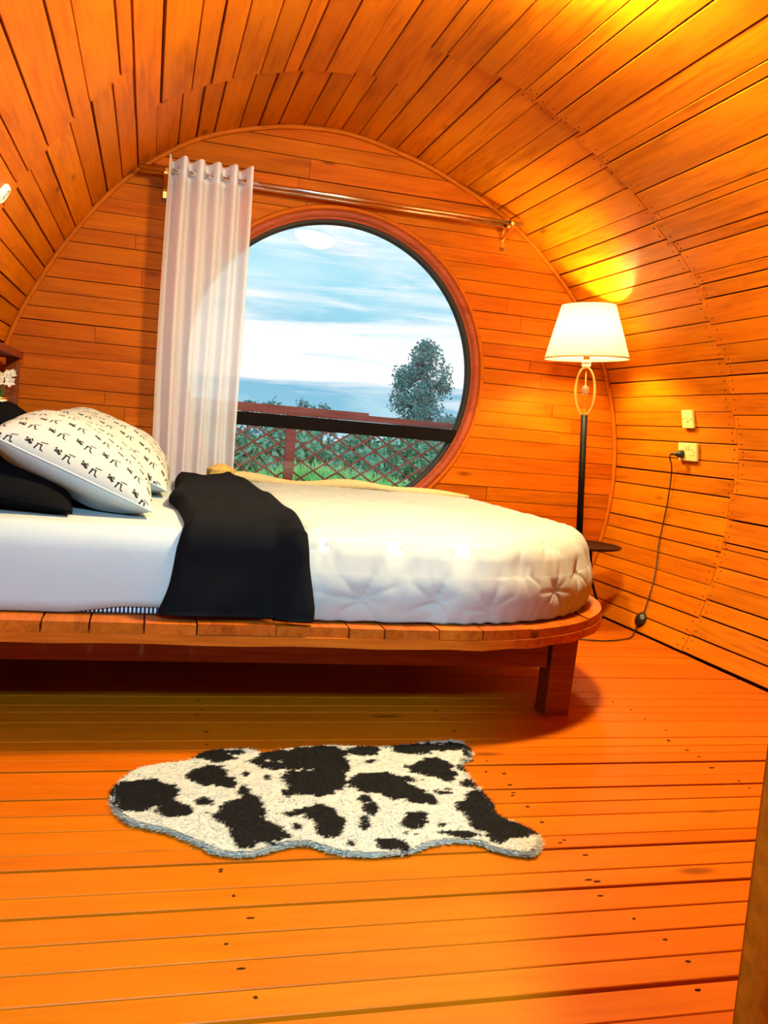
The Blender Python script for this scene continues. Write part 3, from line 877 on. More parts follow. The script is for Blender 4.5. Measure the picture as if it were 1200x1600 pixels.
# beige throw rolled along the far edge of the bed
bt = thing('beige_throw', 'beige throw with a gold knotted end along the window side of the bed', 'throw', (0.9, 4.2, 0.57))
pts = []; rr = []
for k in range(49):
    f = k/48; x = 0.36+1.22*f
    pts.append((x, 4.225+0.012*math.sin(f*9), 0.588+0.008*math.sin(f*13+1)-0.022*max(0, f-0.75)*4)); rr.append(0.022+0.006*math.sin(f*17)-0.010*max(0, f-0.8)*4)
tube('throw_roll', pts, rr, 'throw_beige', bt, 12)
def knot():
    V, F = [], []
    nu, nv = 28, 16
    for i in range(nv+1):
        ph = math.pi*i/nv
        for j in range(nu):
            th = 2*math.pi*j/nu
            q = 1+0.12*math.sin(9*th+3*ph)+0.08*math.sin(7*ph)
            V.append((0.345+0.062*q*math.sin(ph)*math.cos(th), 4.20+0.045*q*math.sin(ph)*math.sin(th), 0.612+0.036*q*math.cos(ph)))
    for i in range(nv):
        for j in range(nu): F.append((i*nu+j, i*nu+(j+1) % nu, (i+1)*nu+(j+1) % nu, (i+1)*nu+j))
    o = mesh('gold_knot', V, F, 'tassel_gold', None, True, True); sub(o, bt)
knot()

# pillows
def pillow(name, label, cat, loc, W, L, tt, tb, tilt, yaw, mats, group=None, seed=0, dents=0.01):
    t = thing(name, label, cat, loc, group)
    nu, nv = 44, 60; V = []; UV = []
    def pt(u, v, sgn):
        pu = 1-0.055*math.cos(v*math.pi/2)**2 ; pv = 1-0.05*math.cos(u*math.pi/2)**2
        x = W/2*u*pu; y = L/2*v*pv
        e = max((1-abs(u)**2.6)*(1-abs(v)**2.8), 0)**0.52
        z = sgn*(tt if sgn > 0 else tb)*e
        z += dents*math.sin(u*5+seed+v*3)*math.sin(v*6+seed*2)*e + 0.006*math.sin(v*38+seed)*(abs(u)**6)*(1-abs(u)) * 4
        return (x, y, z)
    F = []; W1 = nv+1
    for s in (1, -1):
        for i in range(nu+1):
            for j in range(nv+1):
                u = -1+2*i/nu; v = -1+2*j/nv
                u = math.sin(u*math.pi/2); v = math.sin(v*math.pi/2)
                V.append(pt(u, v, s)); UV.append((W/2*u, L/2*v))
    n = (nu+1)*W1
    A = np.array(V).reshape(2, nu+1, W1, 3)
    dv_ = np.linalg.norm(np.diff(A, axis=2), axis=3); du_ = np.linalg.norm(np.diff(A, axis=1), axis=3)
    av = np.concatenate([np.zeros((2, nu+1, 1)), np.cumsum(dv_, 2)], 2); av -= av[:, :, nv//2:nv//2+1]
    au = np.concatenate([np.zeros((2, 1, W1)), np.cumsum(du_, 1)], 1); au -= au[:, nu//2:nu//2+1, :]
    UV = np.stack([au.ravel(), av.ravel()], 1).tolist()
    fm = []
    for i in range(nu):
        for j in range(nv):
            a = i*W1+j
            F.append((a, a+W1, a+W1+1, a+1)); fm.append(0)
            F.append((n+a, n+a+1, n+a+W1+1, n+a+W1)); fm.append(1 if len(mats) > 1 else 0)
    me = bpy.data.meshes.new('cover'); me.from_pydata(V, [], F); me.update()
    for k in mats: me.materials.append(mat(k))
    me.polygons.foreach_set('material_index', fm)
    uvl = me.uv_layers.new(name='UVMap')
    for lp in me.loops: uvl.data[lp.index].uv = UV[lp.vertex_index]
    bm = bmesh.new(); bm.from_mesh(me); bmesh.ops.remove_doubles(bm, verts=bm.verts, dist=1e-5); bm.to_mesh(me); bm.free()
    o = link('cover', me, None, None, True)
    M = Matrix.Translation(loc) @ Matrix.Rotation(math.radians(yaw), 4, 'Z') @ Matrix.Rotation(math.radians(tilt), 4, 'Y')
    o.matrix_world = M; sub(o, t)
    edge = [pt(math.sin(math.pi/2*(-1+2*k/40)), -1, 0) for k in range(41)] + [pt(1, -1+2*k/40, 0) for k in range(1, 41)] + [pt(1-2*k/40, 1, 0) for k in range(1, 41)] + [pt(-1, 1-2*k/40, 0) for k in range(1, 40)]
    Vt, Ft = tube_verts(edge, 0.0035, 6, True)
    pi = mesh('piping', Vt, Ft, mats[-1], None, True, True); pi.matrix_world = M; sub(pi, t)
    return t
pillow('white_pillow', 'plump white pillow with small black printed marks, propped on a black pillow', 'pillow', (-0.205, 2.90, 0.676), 0.47, 0.66, 0.140, 0.080, 23, 3, ['pillow_print', 'sheet_white'], 'printed white pillows', 1)
pillow('white_pillow', 'printed white pillow lying between the front printed pillow and the curtain', 'pillow', (-0.135, 3.58, 0.690), 0.50, 0.64, 0.135, 0.080, 24, -2, ['pillow_print', 'sheet_white'], 'printed white pillows', 2)
pillow('black_pillow', 'black pillow squashed flat under the front printed pillow', 'pillow', (-0.41, 2.82, 0.612), 0.44, 0.60, 0.090, 0.045, 9, 2, ['pillow_black'], 'black pillows', 3, 0.004)
pillow('black_pillow', 'black pillow propped against the bed head behind the rear printed pillow', 'pillow', (-0.43, 3.72, 0.705), 0.40, 0.62, 0.06, 0.06, 48, 0, ['pillow_black'], 'black pillows', 4, 0.004)

# ------------------------------------------------------------------ headboard shelf with flowers
hs = thing('headboard_shelf', 'shallow wooden headboard shelf running along the left wall', 'shelf', (-0.6, 3.4, 0))
box('end_post', -0.625, -0.572, 4.36, 4.41, 0.0, 1.052, 'bed_dark', hs, 0.003)
def ledge(name, z0, z1, y0, y1, xf, material):
    xl = wall_x((z0+z1)/2, -1)+0.012
    return box(name, xl, xf, y0, y1, z0, z1, material, hs, 0.002)
ledge('top_board', 1.052, 1.082, 2.3, 4.42, -0.560, 'bed_dark')
ledge('shelf_board', 0.770, 0.792, 2.3, 4.36, -0.585, 'bed_dark')
ledge('lower_board', 0.34, 0.362, 2.3, 4.36, -0.63, 'bed_dark')
box('end_post', -0.625, -0.572, 2.30, 2.35, 0.0, 1.052, 'bed_dark', hs, 0.003)
fp = thing('flower_pot', 'cream pot of pale flowers on the headboard shelf', 'flower pot', (-0.628, 4.20, 0.793))
lathe('pot', [(0.0, 0.0), (0.030, 0.0), (0.036, 0.035), (0.040, 0.075), (0.036, 0.075), (0.030, 0.06), (0.0, 0.06)], (-0.628, 4.20, 0.793), 'pot_cream', fp, 24)
lathe('gold_rim', [(0.039, 0.070), (0.043, 0.072), (0.043, 0.079), (0.036, 0.079)], (-0.628, 4.20, 0.793), 'brass', fp, 24, closed=True)
r = random.Random(21)
for k in range(9):
    bx, by = -0.628+r.uniform(-.03, .045), 4.20+r.uniform(-.04, .04); bz = 0.90+r.uniform(0, .085)
    st = tube('stem', [(-0.628, 4.20, 0.855), ((bx-0.628)/2, (by+4.2)/2, bz-0.03), (bx, by, bz)], 0.0018, 'flower_leaf', fp, 5)
    V = []; F = []
    for q in range(6):
        a = q*math.pi/3+r.random(); b0 = len(V)
        dx, dy = math.cos(a), math.sin(a)
        for w, l, h_ in ((0, 0, 0), (-.010, .013, .006), (0, .027, .004), (.010, .013, .006)):
            V.append((bx+dx*l-dy*w+.3*h_, by-h_, bz+dy*l+dx*w))
        for w, l, h_ in ((0, 0, -.003), (-.010, .013, .003), (0, .027, .001), (.010, .013, .003)):
            V.append((bx+dx*l-dy*w+.3*h_, by-h_, bz+dy*l+dx*w))
        F += [(b0, b0+1, b0+2, b0+3), (b0+7, b0+6, b0+5, b0+4)] + [(b0+i, b0+4+i, b0+4+(i+1) % 4, b0+(i+1) % 4) for i in range(4)]
    sub(mesh('flower', V, F, 'petal', None, False, True), fp)
for k in range(7):
    a = r.uniform(0, 6.28); l = r.uniform(.035, .05); V = []
    for w, q, h_ in ((0, 0, .06), (-.01, .5, .10), (0, 1, .11), (.01, .5, .10)):
        V.append((-0.628+math.cos(a)*q*l-math.sin(a)*w, 4.2+math.sin(a)*q*l+math.cos(a)*w, .793+h_))
    V += [(x, y, z-.0015) for x, y, z in V]
    sub(mesh('leaf', V, [(0, 1, 2, 3), (7, 6, 5, 4)] + [(i, 4+i, 4+(i+1) % 4, (i+1) % 4) for i in range(4)], 'flower_leaf', None, False, True), fp)
# small round fixture on the left wall
px, pz = bpt(149.5, -0.006); am = math.radians(149.5); nn = Vector((-math.cos(am), 0, -math.sin(am)))
rot = Vector((0, 0, 1)).rotation_difference(nn).to_matrix().to_4x4()
fx = thing('wall_disc', 'small white round fixture with a pale blue centre on the left planks', 'wall fixture', (px, 3.10, pz))
lathe('disc_rim', [(0.0, 0.0), (0.034, 0.0), (0.036, 0.008), (0.030, 0.018), (0.020, 0.020), (0.018, 0.014), (0.0, 0.014)], (px, 3.10, pz), 'disc_white', fx, 28, rot=rot)
lathe('disc_centre', [(0.0, 0.0185), (0.016, 0.0175), (0.018, 0.0145), (0.0, 0.0142)], (px, 3.10, pz), 'disc_blue', fx, 24, rot=rot)

# ------------------------------------------------------------------ curtain and rods
RZ = 1.980
rods = thing('curtain_rod', 'pair of chrome curtain rods on brass brackets above the round window', 'curtain rod', (0.85, D-0.08, RZ))
tube('front_rod', [(-0.105, D-0.115, RZ), (1.800, D-0.115, RZ)], 0.0095, 'chrome', rods, 14)
tube('rear_rod', [(-0.105, D-0.060, RZ-0.004), (1.770, D-0.060, RZ-0.004)], 0.0095, 'chrome', rods, 14)
for bx in (0.018, 1.742):
    brk = box('bracket', bx-0.008, bx+0.008, D-0.008, D-0.004, RZ-0.105, RZ+0.015, 'brass', rods)
    arm = mesh('bracket_arm', [(bx+s*0.008, yy, zz) for s in (-1, 1) for yy, zz in ((D-0.006, RZ-0.075), (D-0.006, RZ-0.055), (D-0.125, RZ-0.010), (D-0.125, RZ-0.022))],
               [(0, 1, 2, 3), (7, 6, 5, 4), (0, 4, 5, 1), (1, 5, 6, 2), (2, 6, 7, 3), (3, 7, 4, 0)], 'brass', None, False, True); sub(arm, brk)
    for yy, dz in ((D-0.115, 0), (D-0.060, -0.004)):
        o = lathe('rod_cup', [(0.010, -0.012), (0.0135, -0.012), (0.0135, 0.012), (0.010, 0.012)], (bx, yy, RZ+dz), 'brass', brk, 16, closed=True, rot=Matrix.Rotation(math.pi/2, 4, 'Y'))
    o = box('bracket_foot', bx-0.010, bx+0.010, D-0.010, D-0.004, RZ-0.122, RZ-0.105, 'bed_dark', brk)
ct = thing('curtain', 'sheer white eyelet curtain drawn to one side of the round window', 'curtain', (0.22, D-0.10, 0.36))
def curtain():
    NU, NZ = 150, 90; V = []; F = []
    zt, zb = 2.038, 0.36
    for k in range(NZ+1):
        f = k/NZ; z = zt+(zb-zt)*f
        for j in range(NU+1):
            u = j/NU
            xl = 0.022+0.012*f-0.01*math.sin(f*3.1); xr = 0.405+0.012*f+0.004*math.sin(f*6)
            # folds: five pleats, softer near the hem
            uu = u+0.018*math.sin(f*4+u*7)*f
            ph = uu*2*math.pi*5+0.35
            amp = 0.043*(1-0.35*f)*(0.85+0.3*math.sin(u*5+2))
            y = D-0.112+0.012*f-amp*math.cos(ph)-0.010*math.cos(2*ph+0.8)*(0.3+f)
            x = xl+(xr-xl)*(u+0.020*math.sin(ph*1.0+1.2)*(1-0.4*f))
            y = min(y, D-0.034)
            V.append((x, y, z+0.006*math.cos(ph)*(1 if k == 0 else 0)))
    W1 = NU+1
    for k in range(NZ):
        for j in range(NU):
            a = k*W1+j; F.append((a, a+1, a+W1+1, a+W1))
    o = mesh('drape', V, F, 'curtain_sheer', None, True); sub(o, ct)
    # doubled header band and side hem
    H = []; HF = []
    rows_ = [k for k in range(NZ+1) if V[k*W1][2] > 1.93]
    for k in rows_:
        for j in range(W1): x, y, z = V[k*W1+j]; H.append((x, y-0.0025, z))
    for k in range(len(rows_)-1):
        for j in range(NU): a = k*W1+j; HF.append((a, a+1, a+W1+1, a+W1))
    o = mesh('header_band', H, HF, 'curtain_sheer', None, True); sub(o, ct)
    for q in range(10):
        u = (q+0.5)/10; ph_t = None
        # eyelets sit where the cloth crosses the front rod
        best = min(range(W1), key=lambda j: abs(V[5*W1+j][0]-(0.022+0.383*u)) + 0.4*abs(V[5*W1+j][1]-(D-0.115)))
        x, y, z = V[3*W1+best]
        lathe('eyelet', [(0.0165, -0.0015), (0.023, -0.0015), (0.023, 0.0015), (0.0165, 0.0015)], (x, D-0.115, RZ), 'chrome', ct, 20, closed=True, rot=Matrix.Rotation(math.pi/2, 4, 'Y'))
curtain()

# ------------------------------------------------------------------ floor lamp with tray
LY = 4.10
lamp = thing('floor_lamp', 'floor lamp with white cone shade, gold ring stem and round brown tray', 'floor lamp', (2.15, LY, 0))
def LP(f):                                       # axis of the slightly leaning pole: f = height
    a = Vector((2.148, LY, 0.383)); b_ = Vector((2.086, LY, 1.283)); return a+(b_-a)*((f-0.383)/0.9)
ax = (LP(1.283)-LP(0.383)).normalized(); lrot = Vector((0, 0, 1)).rotation_difference(ax).to_matrix().to_4x4()
tube('pole', [LP(0.383), LP(1.035)], 0.0165, 'lamp_black', lamp, 14)
lathe('tray', [(0.0, 0.0), (0.19, 0.0), (0.205, 0.004), (0.212, 0.014), (0.206, 0.016), (0.19, 0.010), (0.0, 0.010)], LP(0.372), 'tray_brown', lamp, 48)
for k in range(3):
    a = math.radians(-8+120*k); dx, dy = math.cos(a), math.sin(a)
    tube('leg', [(2.15+dx*0.06, LY+dy*0.06, 0.372), (2.15+dx*0.085, LY+dy*0.085, 0.20), (2.15+dx*0.16, LY+dy*0.16, 0.006)], 0.007, 'lamp_black', lamp, 10)
lathe('pole_foot', [(0.0, 0.02), (0.028, 0.02), (0.028, 0.0), (0.0, 0.0)], LP(0.383), 'lamp_black', lamp, 20, rot=lrot)
# gold oval ring with a crystal bead on a thin rod
rc_ = LP(1.150); ring_pts = []
for k in range(48):
    a = 2*math.pi*k/48
    ring_pts.append(rc_ + ax*(0.118*math.sin(a)) + Vector((math.cos(math.radians(35)), -math.sin(math.radians(35)), 0))*(0.047*math.cos(a)))
def band_ring():
    V = []; F = []; N = len(ring_pts); side = Vector((math.sin(math.radians(35)), math.cos(math.radians(35)), 0))
    for i, p in enumerate(ring_pts):
        rad = (p-rc_).normalized()
        for s, q in ((-1, 1), (1, 1), (1, -1), (-1, -1)): V.append(p + side*(s*0.013) + rad*(q*0.0055))
    for i in range(N):
        j = (i+1) % N
        for k in range(4): F.append((i*4+k, i*4+(k+1) % 4, j*4+(k+1) % 4, j*4+k))
    o = mesh('gold_ring', V, F, 'gold_ring', None, False, True)
    return sub(o, lamp)
band_ring()
tube('ring_rod', [LP(1.03), LP(1.27)], 0.0035, 'brass', lamp, 8)
lathe('crystal_bead', [(0.0, -0.024), (0.012, -0.022), (0.020, -0.010), (0.020, 0.010), (0.012, 0.022), (0.0, 0.024)], LP(1.155), 'crystal', lamp, 10, smooth=False, rot=lrot)
lathe('crystal_ball', [(0.0, -0.024)]+[(0.024*math.cos(math.radians(a)), 0.024*math.sin(math.radians(a))) for a in range(-75, 76, 15)]+[(0.0, 0.024)], LP(1.285), 'crystal', lamp, 20, rot=lrot)
SB, ST = 1.305, 1.568
sc = LP(SB)
srot = lrot
hgt = ST-SB
sh = lathe('lamp_shade', [(0.208, 0.0), (0.132, hgt), (0.130, hgt), (0.206, 0.0)], sc, 'lamp_shade', lamp, 48, closed=True, rot=srot)
lathe('shade_band', [(0.2085, 0.0), (0.2105, 0.0), (0.2080, 0.008), (0.2065, 0.008)], sc, 'throw_beige', sh, 48, closed=True, rot=srot)
emit_mat('bulb_glow', (1.0, 0.76, 0.42), 60.0)
bp = LP(1.41)
lathe('bulb', [(0.0, 0.045), (0.018, 0.040), (0.030, 0.020), (0.030, 0.0), (0.018, -0.03), (0.013, -0.05), (0.0, -0.05)], bp, 'bulb_glow', lamp, 20, rot=srot)
lathe('socket', [(0.0, -0.05), (0.016, -0.05), (0.016, -0.11), (0.0, -0.11)], bp, 'brass', lamp, 16, rot=srot)
for k in range(3):
    a = math.radians(120*k+20)
    tube('shade_spider', [LP(1.345), LP(1.40)+Vector((math.cos(a)*0.183, math.sin(a)*0.183, -0.06))], 0.002, 'brass', lamp, 6)
ld = bpy.data.lights.new('bulb_light', 'POINT'); ld.energy = 115.0; ld.color = (1.0, 0.78, 0.36); ld.shadow_soft_size = 0.045
lo = bpy.data.objects.new('bulb_light', ld); C.objects.link(lo); lo.location = LP(1.425); sub(lo, lamp)

# ------------------------------------------------------------------ switch, socket, cable
def on_wall(z, y, off=0.0):
    deg = math.degrees(math.asin(max(-1, min(1, (z-BZ)/1.645)))); x, zz = bpt(deg, -off); a = math.radians(deg)
    n = Vector((-math.cos(a), 0, -math.sin(a))); up = Vector((-math.sin(a), 0, math.cos(a)))
    return Vector((x, y, zz)), n, up
def plate(name, label, cat, z, y, w, h_, th):
    p, n, up = on_wall(z, y, 0.006)
    t = thing(name, label, cat, p)
    ex = Vector((0, -1, 0)); M = Matrix((ex, up, n)).transposed().to_4x4(); M.translation = p
    def pb(nm, x0, x1, y0, y1, z0, z1, m_, bev=0.0):
        o = box(nm, x0, x1, y0, y1, z0, z1, m_, None, bev); o.matrix_world = M @ o.matrix_world if False else M @ Matrix.Translation(o.location); return sub(o, t)
    pb('plate', -w/2, w/2, -h_/2, h_/2, 0, th, 'plastic_ivory', 0.004)
    return t, pb, M, th
t, pb, M, th = plate('light_switch', 'single ivory wall switch above the double socket', 'switch', 1.049, 3.79, 0.090, 0.086, 0.012)
pb('rocker', -0.008, 0.008, -0.012, 0.012, th-0.001, th+0.003, 'plastic_ivory', 0.0015)
pb('rocker_mark', -0.004, 0.004, 0.003, 0.006, th+0.0028, th+0.0034, 'slot_dark')
for s in (-1, 1): pb('screw', s*0.032-0.003, s*0.032+0.003, -0.003, 0.003, th-0.0005, th+0.0012, 'slot_dark')
t, pb, M, th = plate('wall_socket', 'double ivory wall socket with a black plug in it', 'socket', 0.893, 3.80, 0.150, 0.086, 0.013)
for s in (-1, 1):
    pb('switch_rocker', s*0.012-0.006, s*0.012+0.006, 0.012, 0.030, th-0.001, th+0.003, 'plastic_ivory', 0.001)
    pb('screw', s*0.062-0.0025, s*0.062+0.0025, -0.0025, 0.0025, th-0.0005, th+0.001, 'slot_dark')
    cx = s*0.040
    pb('earth_slot', cx-0.002, cx+0.002, 0.006, 0.014, th-0.0005, th+0.0006, 'slot_dark')
    for q in (-1, 1): pb('pin_slot', cx+q*0.011-0.004, cx+q*0.011+0.004, -0.018, -0.014, th-0.0005, th+0.0006, 'slot_dark')
# plug and cord
sp = M @ Vector((-0.040, -0.012, th+0.001))
n_ = (M.to_3x3() @ Vector((0, 0, 1))).normalized(); up_ = (M.to_3x3() @ Vector((0, 1, 0))).normalized(); ex_ = (M.to_3x3() @ Vector((1, 0, 0))).normalized()
cord = thing('lamp_cord', 'black lamp cord with plug and round foot switch hanging down the wall', 'cord', (2.4, 3.85, 0))
def hull_plug():
    V = []; prof = [(0.0, 0.020, 0.024), (0.014, 0.020, 0.023), (0.026, 0.014, 0.016), (0.032, 0.008, 0.009)]
    F = []
    for d_, a, b_ in prof:
        for k in range(12):
            th_ = 2*math.pi*k/12; c, s = math.cos(th_), math.sin(th_)
            c = math.copysign(abs(c)**0.6, c); s = math.copysign(abs(s)**0.6, s)
            V.append(sp + n_*d_ + ex_*(a*c) + up_*(b_*s*0.8))
    for i in range(3):
        for k in range(12): F.append((i*12+k, i*12+(k+1) % 12, i*12+12+(k+1) % 12, i*12+12+k))
    F += [tuple(range(11, -1, -1)), tuple(range(36, 48))]
    o = mesh('plug', V, F, 'plastic_black', None, True, True); sub(o, cord)
hull_plug()
def wpt(z, y, off): return on_wall(z, y, off)[0]
path = [sp+n_*0.026, sp+n_*0.034-ex_*0.018, sp+n_*0.030-ex_*0.05-up_*0.004, sp+n_*0.020-ex_*0.075-up_*0.02, wpt(0.80, 3.925, 0.02), wpt(0.65, 3.938, 0.016), wpt(0.52, 3.945, 0.014), wpt(0.42, 3.938, 0.014), wpt(0.27, 3.887, 0.014), wpt(0.12, 3.85, 0.014), wpt(0.085, 3.84, 0.016)]
tube('cord', catmull(path, 8), 0.0032, 'plastic_black', cord, 8)
tube('cord_lead', catmull([sp+n_*0.030-ex_*0.002, sp+n_*0.034-ex_*0.03, sp+n_*0.028-ex_*0.055-up_*0.003], 6), [0.0075-0.003*i/12 for i in range(13)], 'plastic_black', cord, 10)
fpz, fpn, fpu = on_wall(0.050, 3.835, 0.008)
frot = Vector((0, 0, 1)).rotation_difference(fpn).to_matrix().to_4x4()
lathe('foot_switch', [(0.0, 0.0), (0.034, 0.0), (0.037, 0.006), (0.034, 0.016), (0.020, 0.022), (0.018, 0.026), (0.0, 0.027)], fpz, 'plastic_black', cord, 28, rot=frot)
tube('floor_cord', catmull([fpz+Vector((-0.02, 0.0, -0.03)), (2.335, 3.80, 0.006), (2.22, 3.66, 0.005), (2.05, 3.60, 0.005), (1.90, 3.66, 0.005), (1.86, 3.86, 0.005), (2.00, 4.05, 0.005), (2.11, 4.09, 0.02), (2.148, 4.10, 0.2), (2.148, 4.10, 0.36)], 8), 0.0032, 'plastic_black', cord, 8)

# ------------------------------------------------------------------ cow-pattern rug
CROP = [(45, 185), (60, 160), (100, 130), (160, 115), (240, 105), (280, 82), (380, 75), (430, 85), (500, 75), (600, 68), (730, 70), (870, 58), (930, 55), (960, 80), (955, 98), (935, 105), (950, 140), (985, 180), (1010, 210),
        (1030, 245), (1080, 265), (1120, 285), (1135, 305), (1130, 330), (1105, 342), (1030, 330), (980, 310), (880, 310), (800, 335), (700, 342), (620, 335), (550, 315), (500, 315), (440, 330), (380, 342), (310, 335), (260, 310), (180, 280), (100, 262), (65, 240), (48, 215)]
KS = 730/1200
def crop2floor(cx, cy): 
    p = on_z(150+cx*KS, 1120+cy*KS, 0.016); return p.x, p.y
outl = [crop2floor(*p) for p in CROP]
ring = [(v.x, v.y) for v in catmull([Vector((x, y, 0)) for x, y in outl+[outl[0]]], 5)][:-1]
BL = [(130, 190, 75, 33), (200, 230, 45, 20), (100, 215, 45, 25), (75, 180, 30, 24), (150, 125, 14, 6), (300, 95, 55, 15), (355, 85, 25, 9), (290, 145, 55, 22), (330, 160, 30, 14), (385, 140, 10, 8), (438, 150, 6, 5), (410, 110, 22, 8),
      (470, 92, 60, 12), (560, 100, 85, 26), (610, 115, 42, 22), (480, 120, 50, 10), (690, 83, 40, 13), (712, 108, 15, 5), (820, 75, 75, 13), (930, 70, 28, 10), (950, 82, 10, 10), (860, 125, 50, 20), (905, 145, 22, 14), (560, 165, 75, 30), (520, 150, 40, 14), (490, 188, 10, 6), (620, 150, 22, 16),
      (720, 165, 68, 26), (790, 190, 50, 17), (830, 205, 42, 16), (800, 155, 35, 6), (690, 205, 15, 10), (885, 190, 22, 6), (380, 185, 18, 10), (278, 210, 22, 8), (375, 250, 62, 36), (420, 290, 72, 28), (400, 220, 28, 20), (390, 320, 30, 14), (320, 248, 30, 8),
      (570, 240, 45, 20), (600, 270, 36, 32), (520, 240, 40, 9), (515, 278, 15, 7), (708, 230, 18, 13), (690, 265, 11, 16), (655, 320, 10, 6), (820, 260, 34, 20), (755, 322, 45, 13), (985, 220, 42, 33), (1010, 260, 48, 28), (1070, 285, 62, 22), (945, 220, 25, 10), (960, 165, 18, 8), (940, 125, 10, 8),
      (890, 270, 10, 6), (795, 293, 12, 6), (825, 293, 12, 3), (930, 295, 42, 8), (1040, 310, 22, 8), (1090, 330, 12, 5)]
def inside(px, py, poly):
    c = np.zeros(len(px), bool); n = len(poly)
    for i in range(n):
        x1, y1 = poly[i]; x2, y2 = poly[(i+1) % n]
        k = ((y1 > py) != (y2 > py)) & (px < (x2-x1)*(py-y1)/((y2-y1) if abs(y2-y1) > 1e-12 else 1e-12)+x1)
        c ^= k
    return c
R3 = np.array([[RGT.x, RGT.y, RGT.z], [DWN.x, DWN.y, DWN.z], [FWD.x, FWD.y, FWD.z]])
def fur_col(px, py):
    """cow patches laid out on the rug; spots are listed as blobs traced on its surface"""
    P = np.stack([px, py, np.full(len(px), 0.016-CAM_H)], 1) @ R3.T
    u = (P[:, 0]/P[:, 2]*F_PX+600-150)/KS; v = (P[:, 1]/P[:, 2]*F_PX+800-1120)/KS
    Q = np.stack([px, py, np.zeros(len(px))], 1)
    n1 = vnoise(Q, 30, 1, 3)-0.45; n2 = vnoise(Q, 90, 2, 2)-0.4
    f = np.full(len(px), -9.0)
    for cx, cy, a, b_ in BL:
        d = 1-np.sqrt(((u-cx)/(a*1.10))**2+((v-cy)/(b_*1.12))**2)
        f = np.maximum(f, d*min(a, b_)/14)
    m = (f + n1*1.3 + n2*0.7) > -0.02
    white = np.array([0.45, 0.44, 0.37]); black = np.array([0.004, 0.004, 0.004])
    sh_ = (0.92+0.16*rng.random(len(px)))[:, None]
    return np.where(m[:, None], black, white*sh_)
def rug():
    xs = [p[0] for p in ring]; ys = [p[1] for p in ring]; st = 0.006
    gx = np.arange(min(xs)-st, max(xs)+st, st); gy = np.arange(min(ys)-st, max(ys)+st, st)
    cx_, cy_ = (min(xs)+max(xs))/2, (min(ys)+max(ys))/2
    t = thing('cow_rug', 'black and white cow pattern fur rug lying on the floor', 'rug', (cx_, cy_, 0))
    # backing pad with a clean edge
    N = len(ring); V = [(x, y, 0.001) for x, y in ring]+[(x, y, 0.007) for x, y in ring]
    F = [tuple(range(N-1, -1, -1)), tuple(range(N, 2*N))]+[(i, (i+1) % N, N+(i+1) % N, N+i) for i in range(N)]
    sub(mesh('backing', V, F, 'sheet_white', None, False, True), t)
    X, Y = np.meshgrid(gx, gy, indexing='ij'); ins = inside(X.ravel(), Y.ravel(), ring).reshape(X.shape)
    idx = -np.ones(X.shape, int); idx[ins] = np.arange(ins.sum())
    px, py = X[ins], Y[ins]; col = fur_col(px, py)
    q = np.stack([px, py, np.zeros(len(px))], 1)
    pz = 0.011+0.006*(vnoise(q, 16, 9)-0.4)
    F = []
    for i in range(X.shape[0]-1):
        for j in range(X.shape[1]-1):
            a = (idx[i, j], idx[i+1, j], idx[i+1, j+1], idx[i, j+1])
            if min(a) >= 0: F.append(tuple(int(k) for k in a))
    o = mesh('pile', np.stack([px, py, pz], 1).tolist(), F, 'cow_fur', None, True)
    at = o.data.color_attributes.new('col', 'FLOAT_COLOR', 'POINT')
    at.data.foreach_set('color', np.concatenate([col, np.ones((len(col), 1))], 1).astype(np.float32).ravel()); sub(o, t)
    # fur strands
    NB = 70000
    bx = rng.uniform(min(xs), max(xs), NB); by = rng.uniform(min(ys), max(ys), NB); k = inside(bx, by, ring); bx, by = bx[k], by[k]
    # extra strands along the edge
    e = np.array(ring); ei = rng.integers(0, len(e), 9000); ef = rng.random(9000)[:, None]; ep = e[ei]*(1-ef)+e[(ei+1) % len(e)]*ef + rng.normal(0, .003, (9000, 2))
    bx = np.concatenate([bx, ep[:, 0]]); by = np.concatenate([by, ep[:, 1]])
    n = len(bx); c = fur_col(bx, by)
    th = rng.normal(-1.2, 1.1, n); ln = rng.uniform(.008, .016, n); w = rng.uniform(.0008, .0016, n)
    z0 = 0.009+0.006*(vnoise(np.stack([bx, by, 0*bx], 1), 16, 9)-0.4)
    hz = rng.uniform(.001, .006, n); dx, dy = np.cos(th), np.sin(th)
    z0[-9000:] = 0.004; hz[-9000:] = rng.uniform(0.0, .008, 9000)
    A = np.stack([bx-dy*w, by+dx*w, z0], 1); B = np.stack([bx+dy*w, by-dx*w, z0], 1); T = np.stack([bx+dx*ln, by+dy*ln, np.maximum(z0+hz, .003)], 1)
    VV = np.stack([A, B, T], 1).reshape(-1, 3)
    me = bpy.data.meshes.new('fur'); me.vertices.add(3*n); me.vertices.foreach_set('co', VV.astype(np.float32).ravel())
    me.loops.add(3*n); me.loops.foreach_set('vertex_index', np.arange(3*n, dtype=np.int32)); me.polygons.add(n)
    me.polygons.foreach_set('loop_start', np.arange(0, 3*n, 3, dtype=np.int32)); me.update(); me.validate()
    o = link('fur', me, 'cow_fur'); at = me.color_attributes.new('col', 'FLOAT_COLOR', 'POINT')
    c3 = np.repeat(np.concatenate([c, np.ones((n, 1))], 1), 3, axis=0); at.data.foreach_set('color', c3.astype(np.float32).ravel())
    o['kind'] = 'stuff'; sub(o, t)
rug()

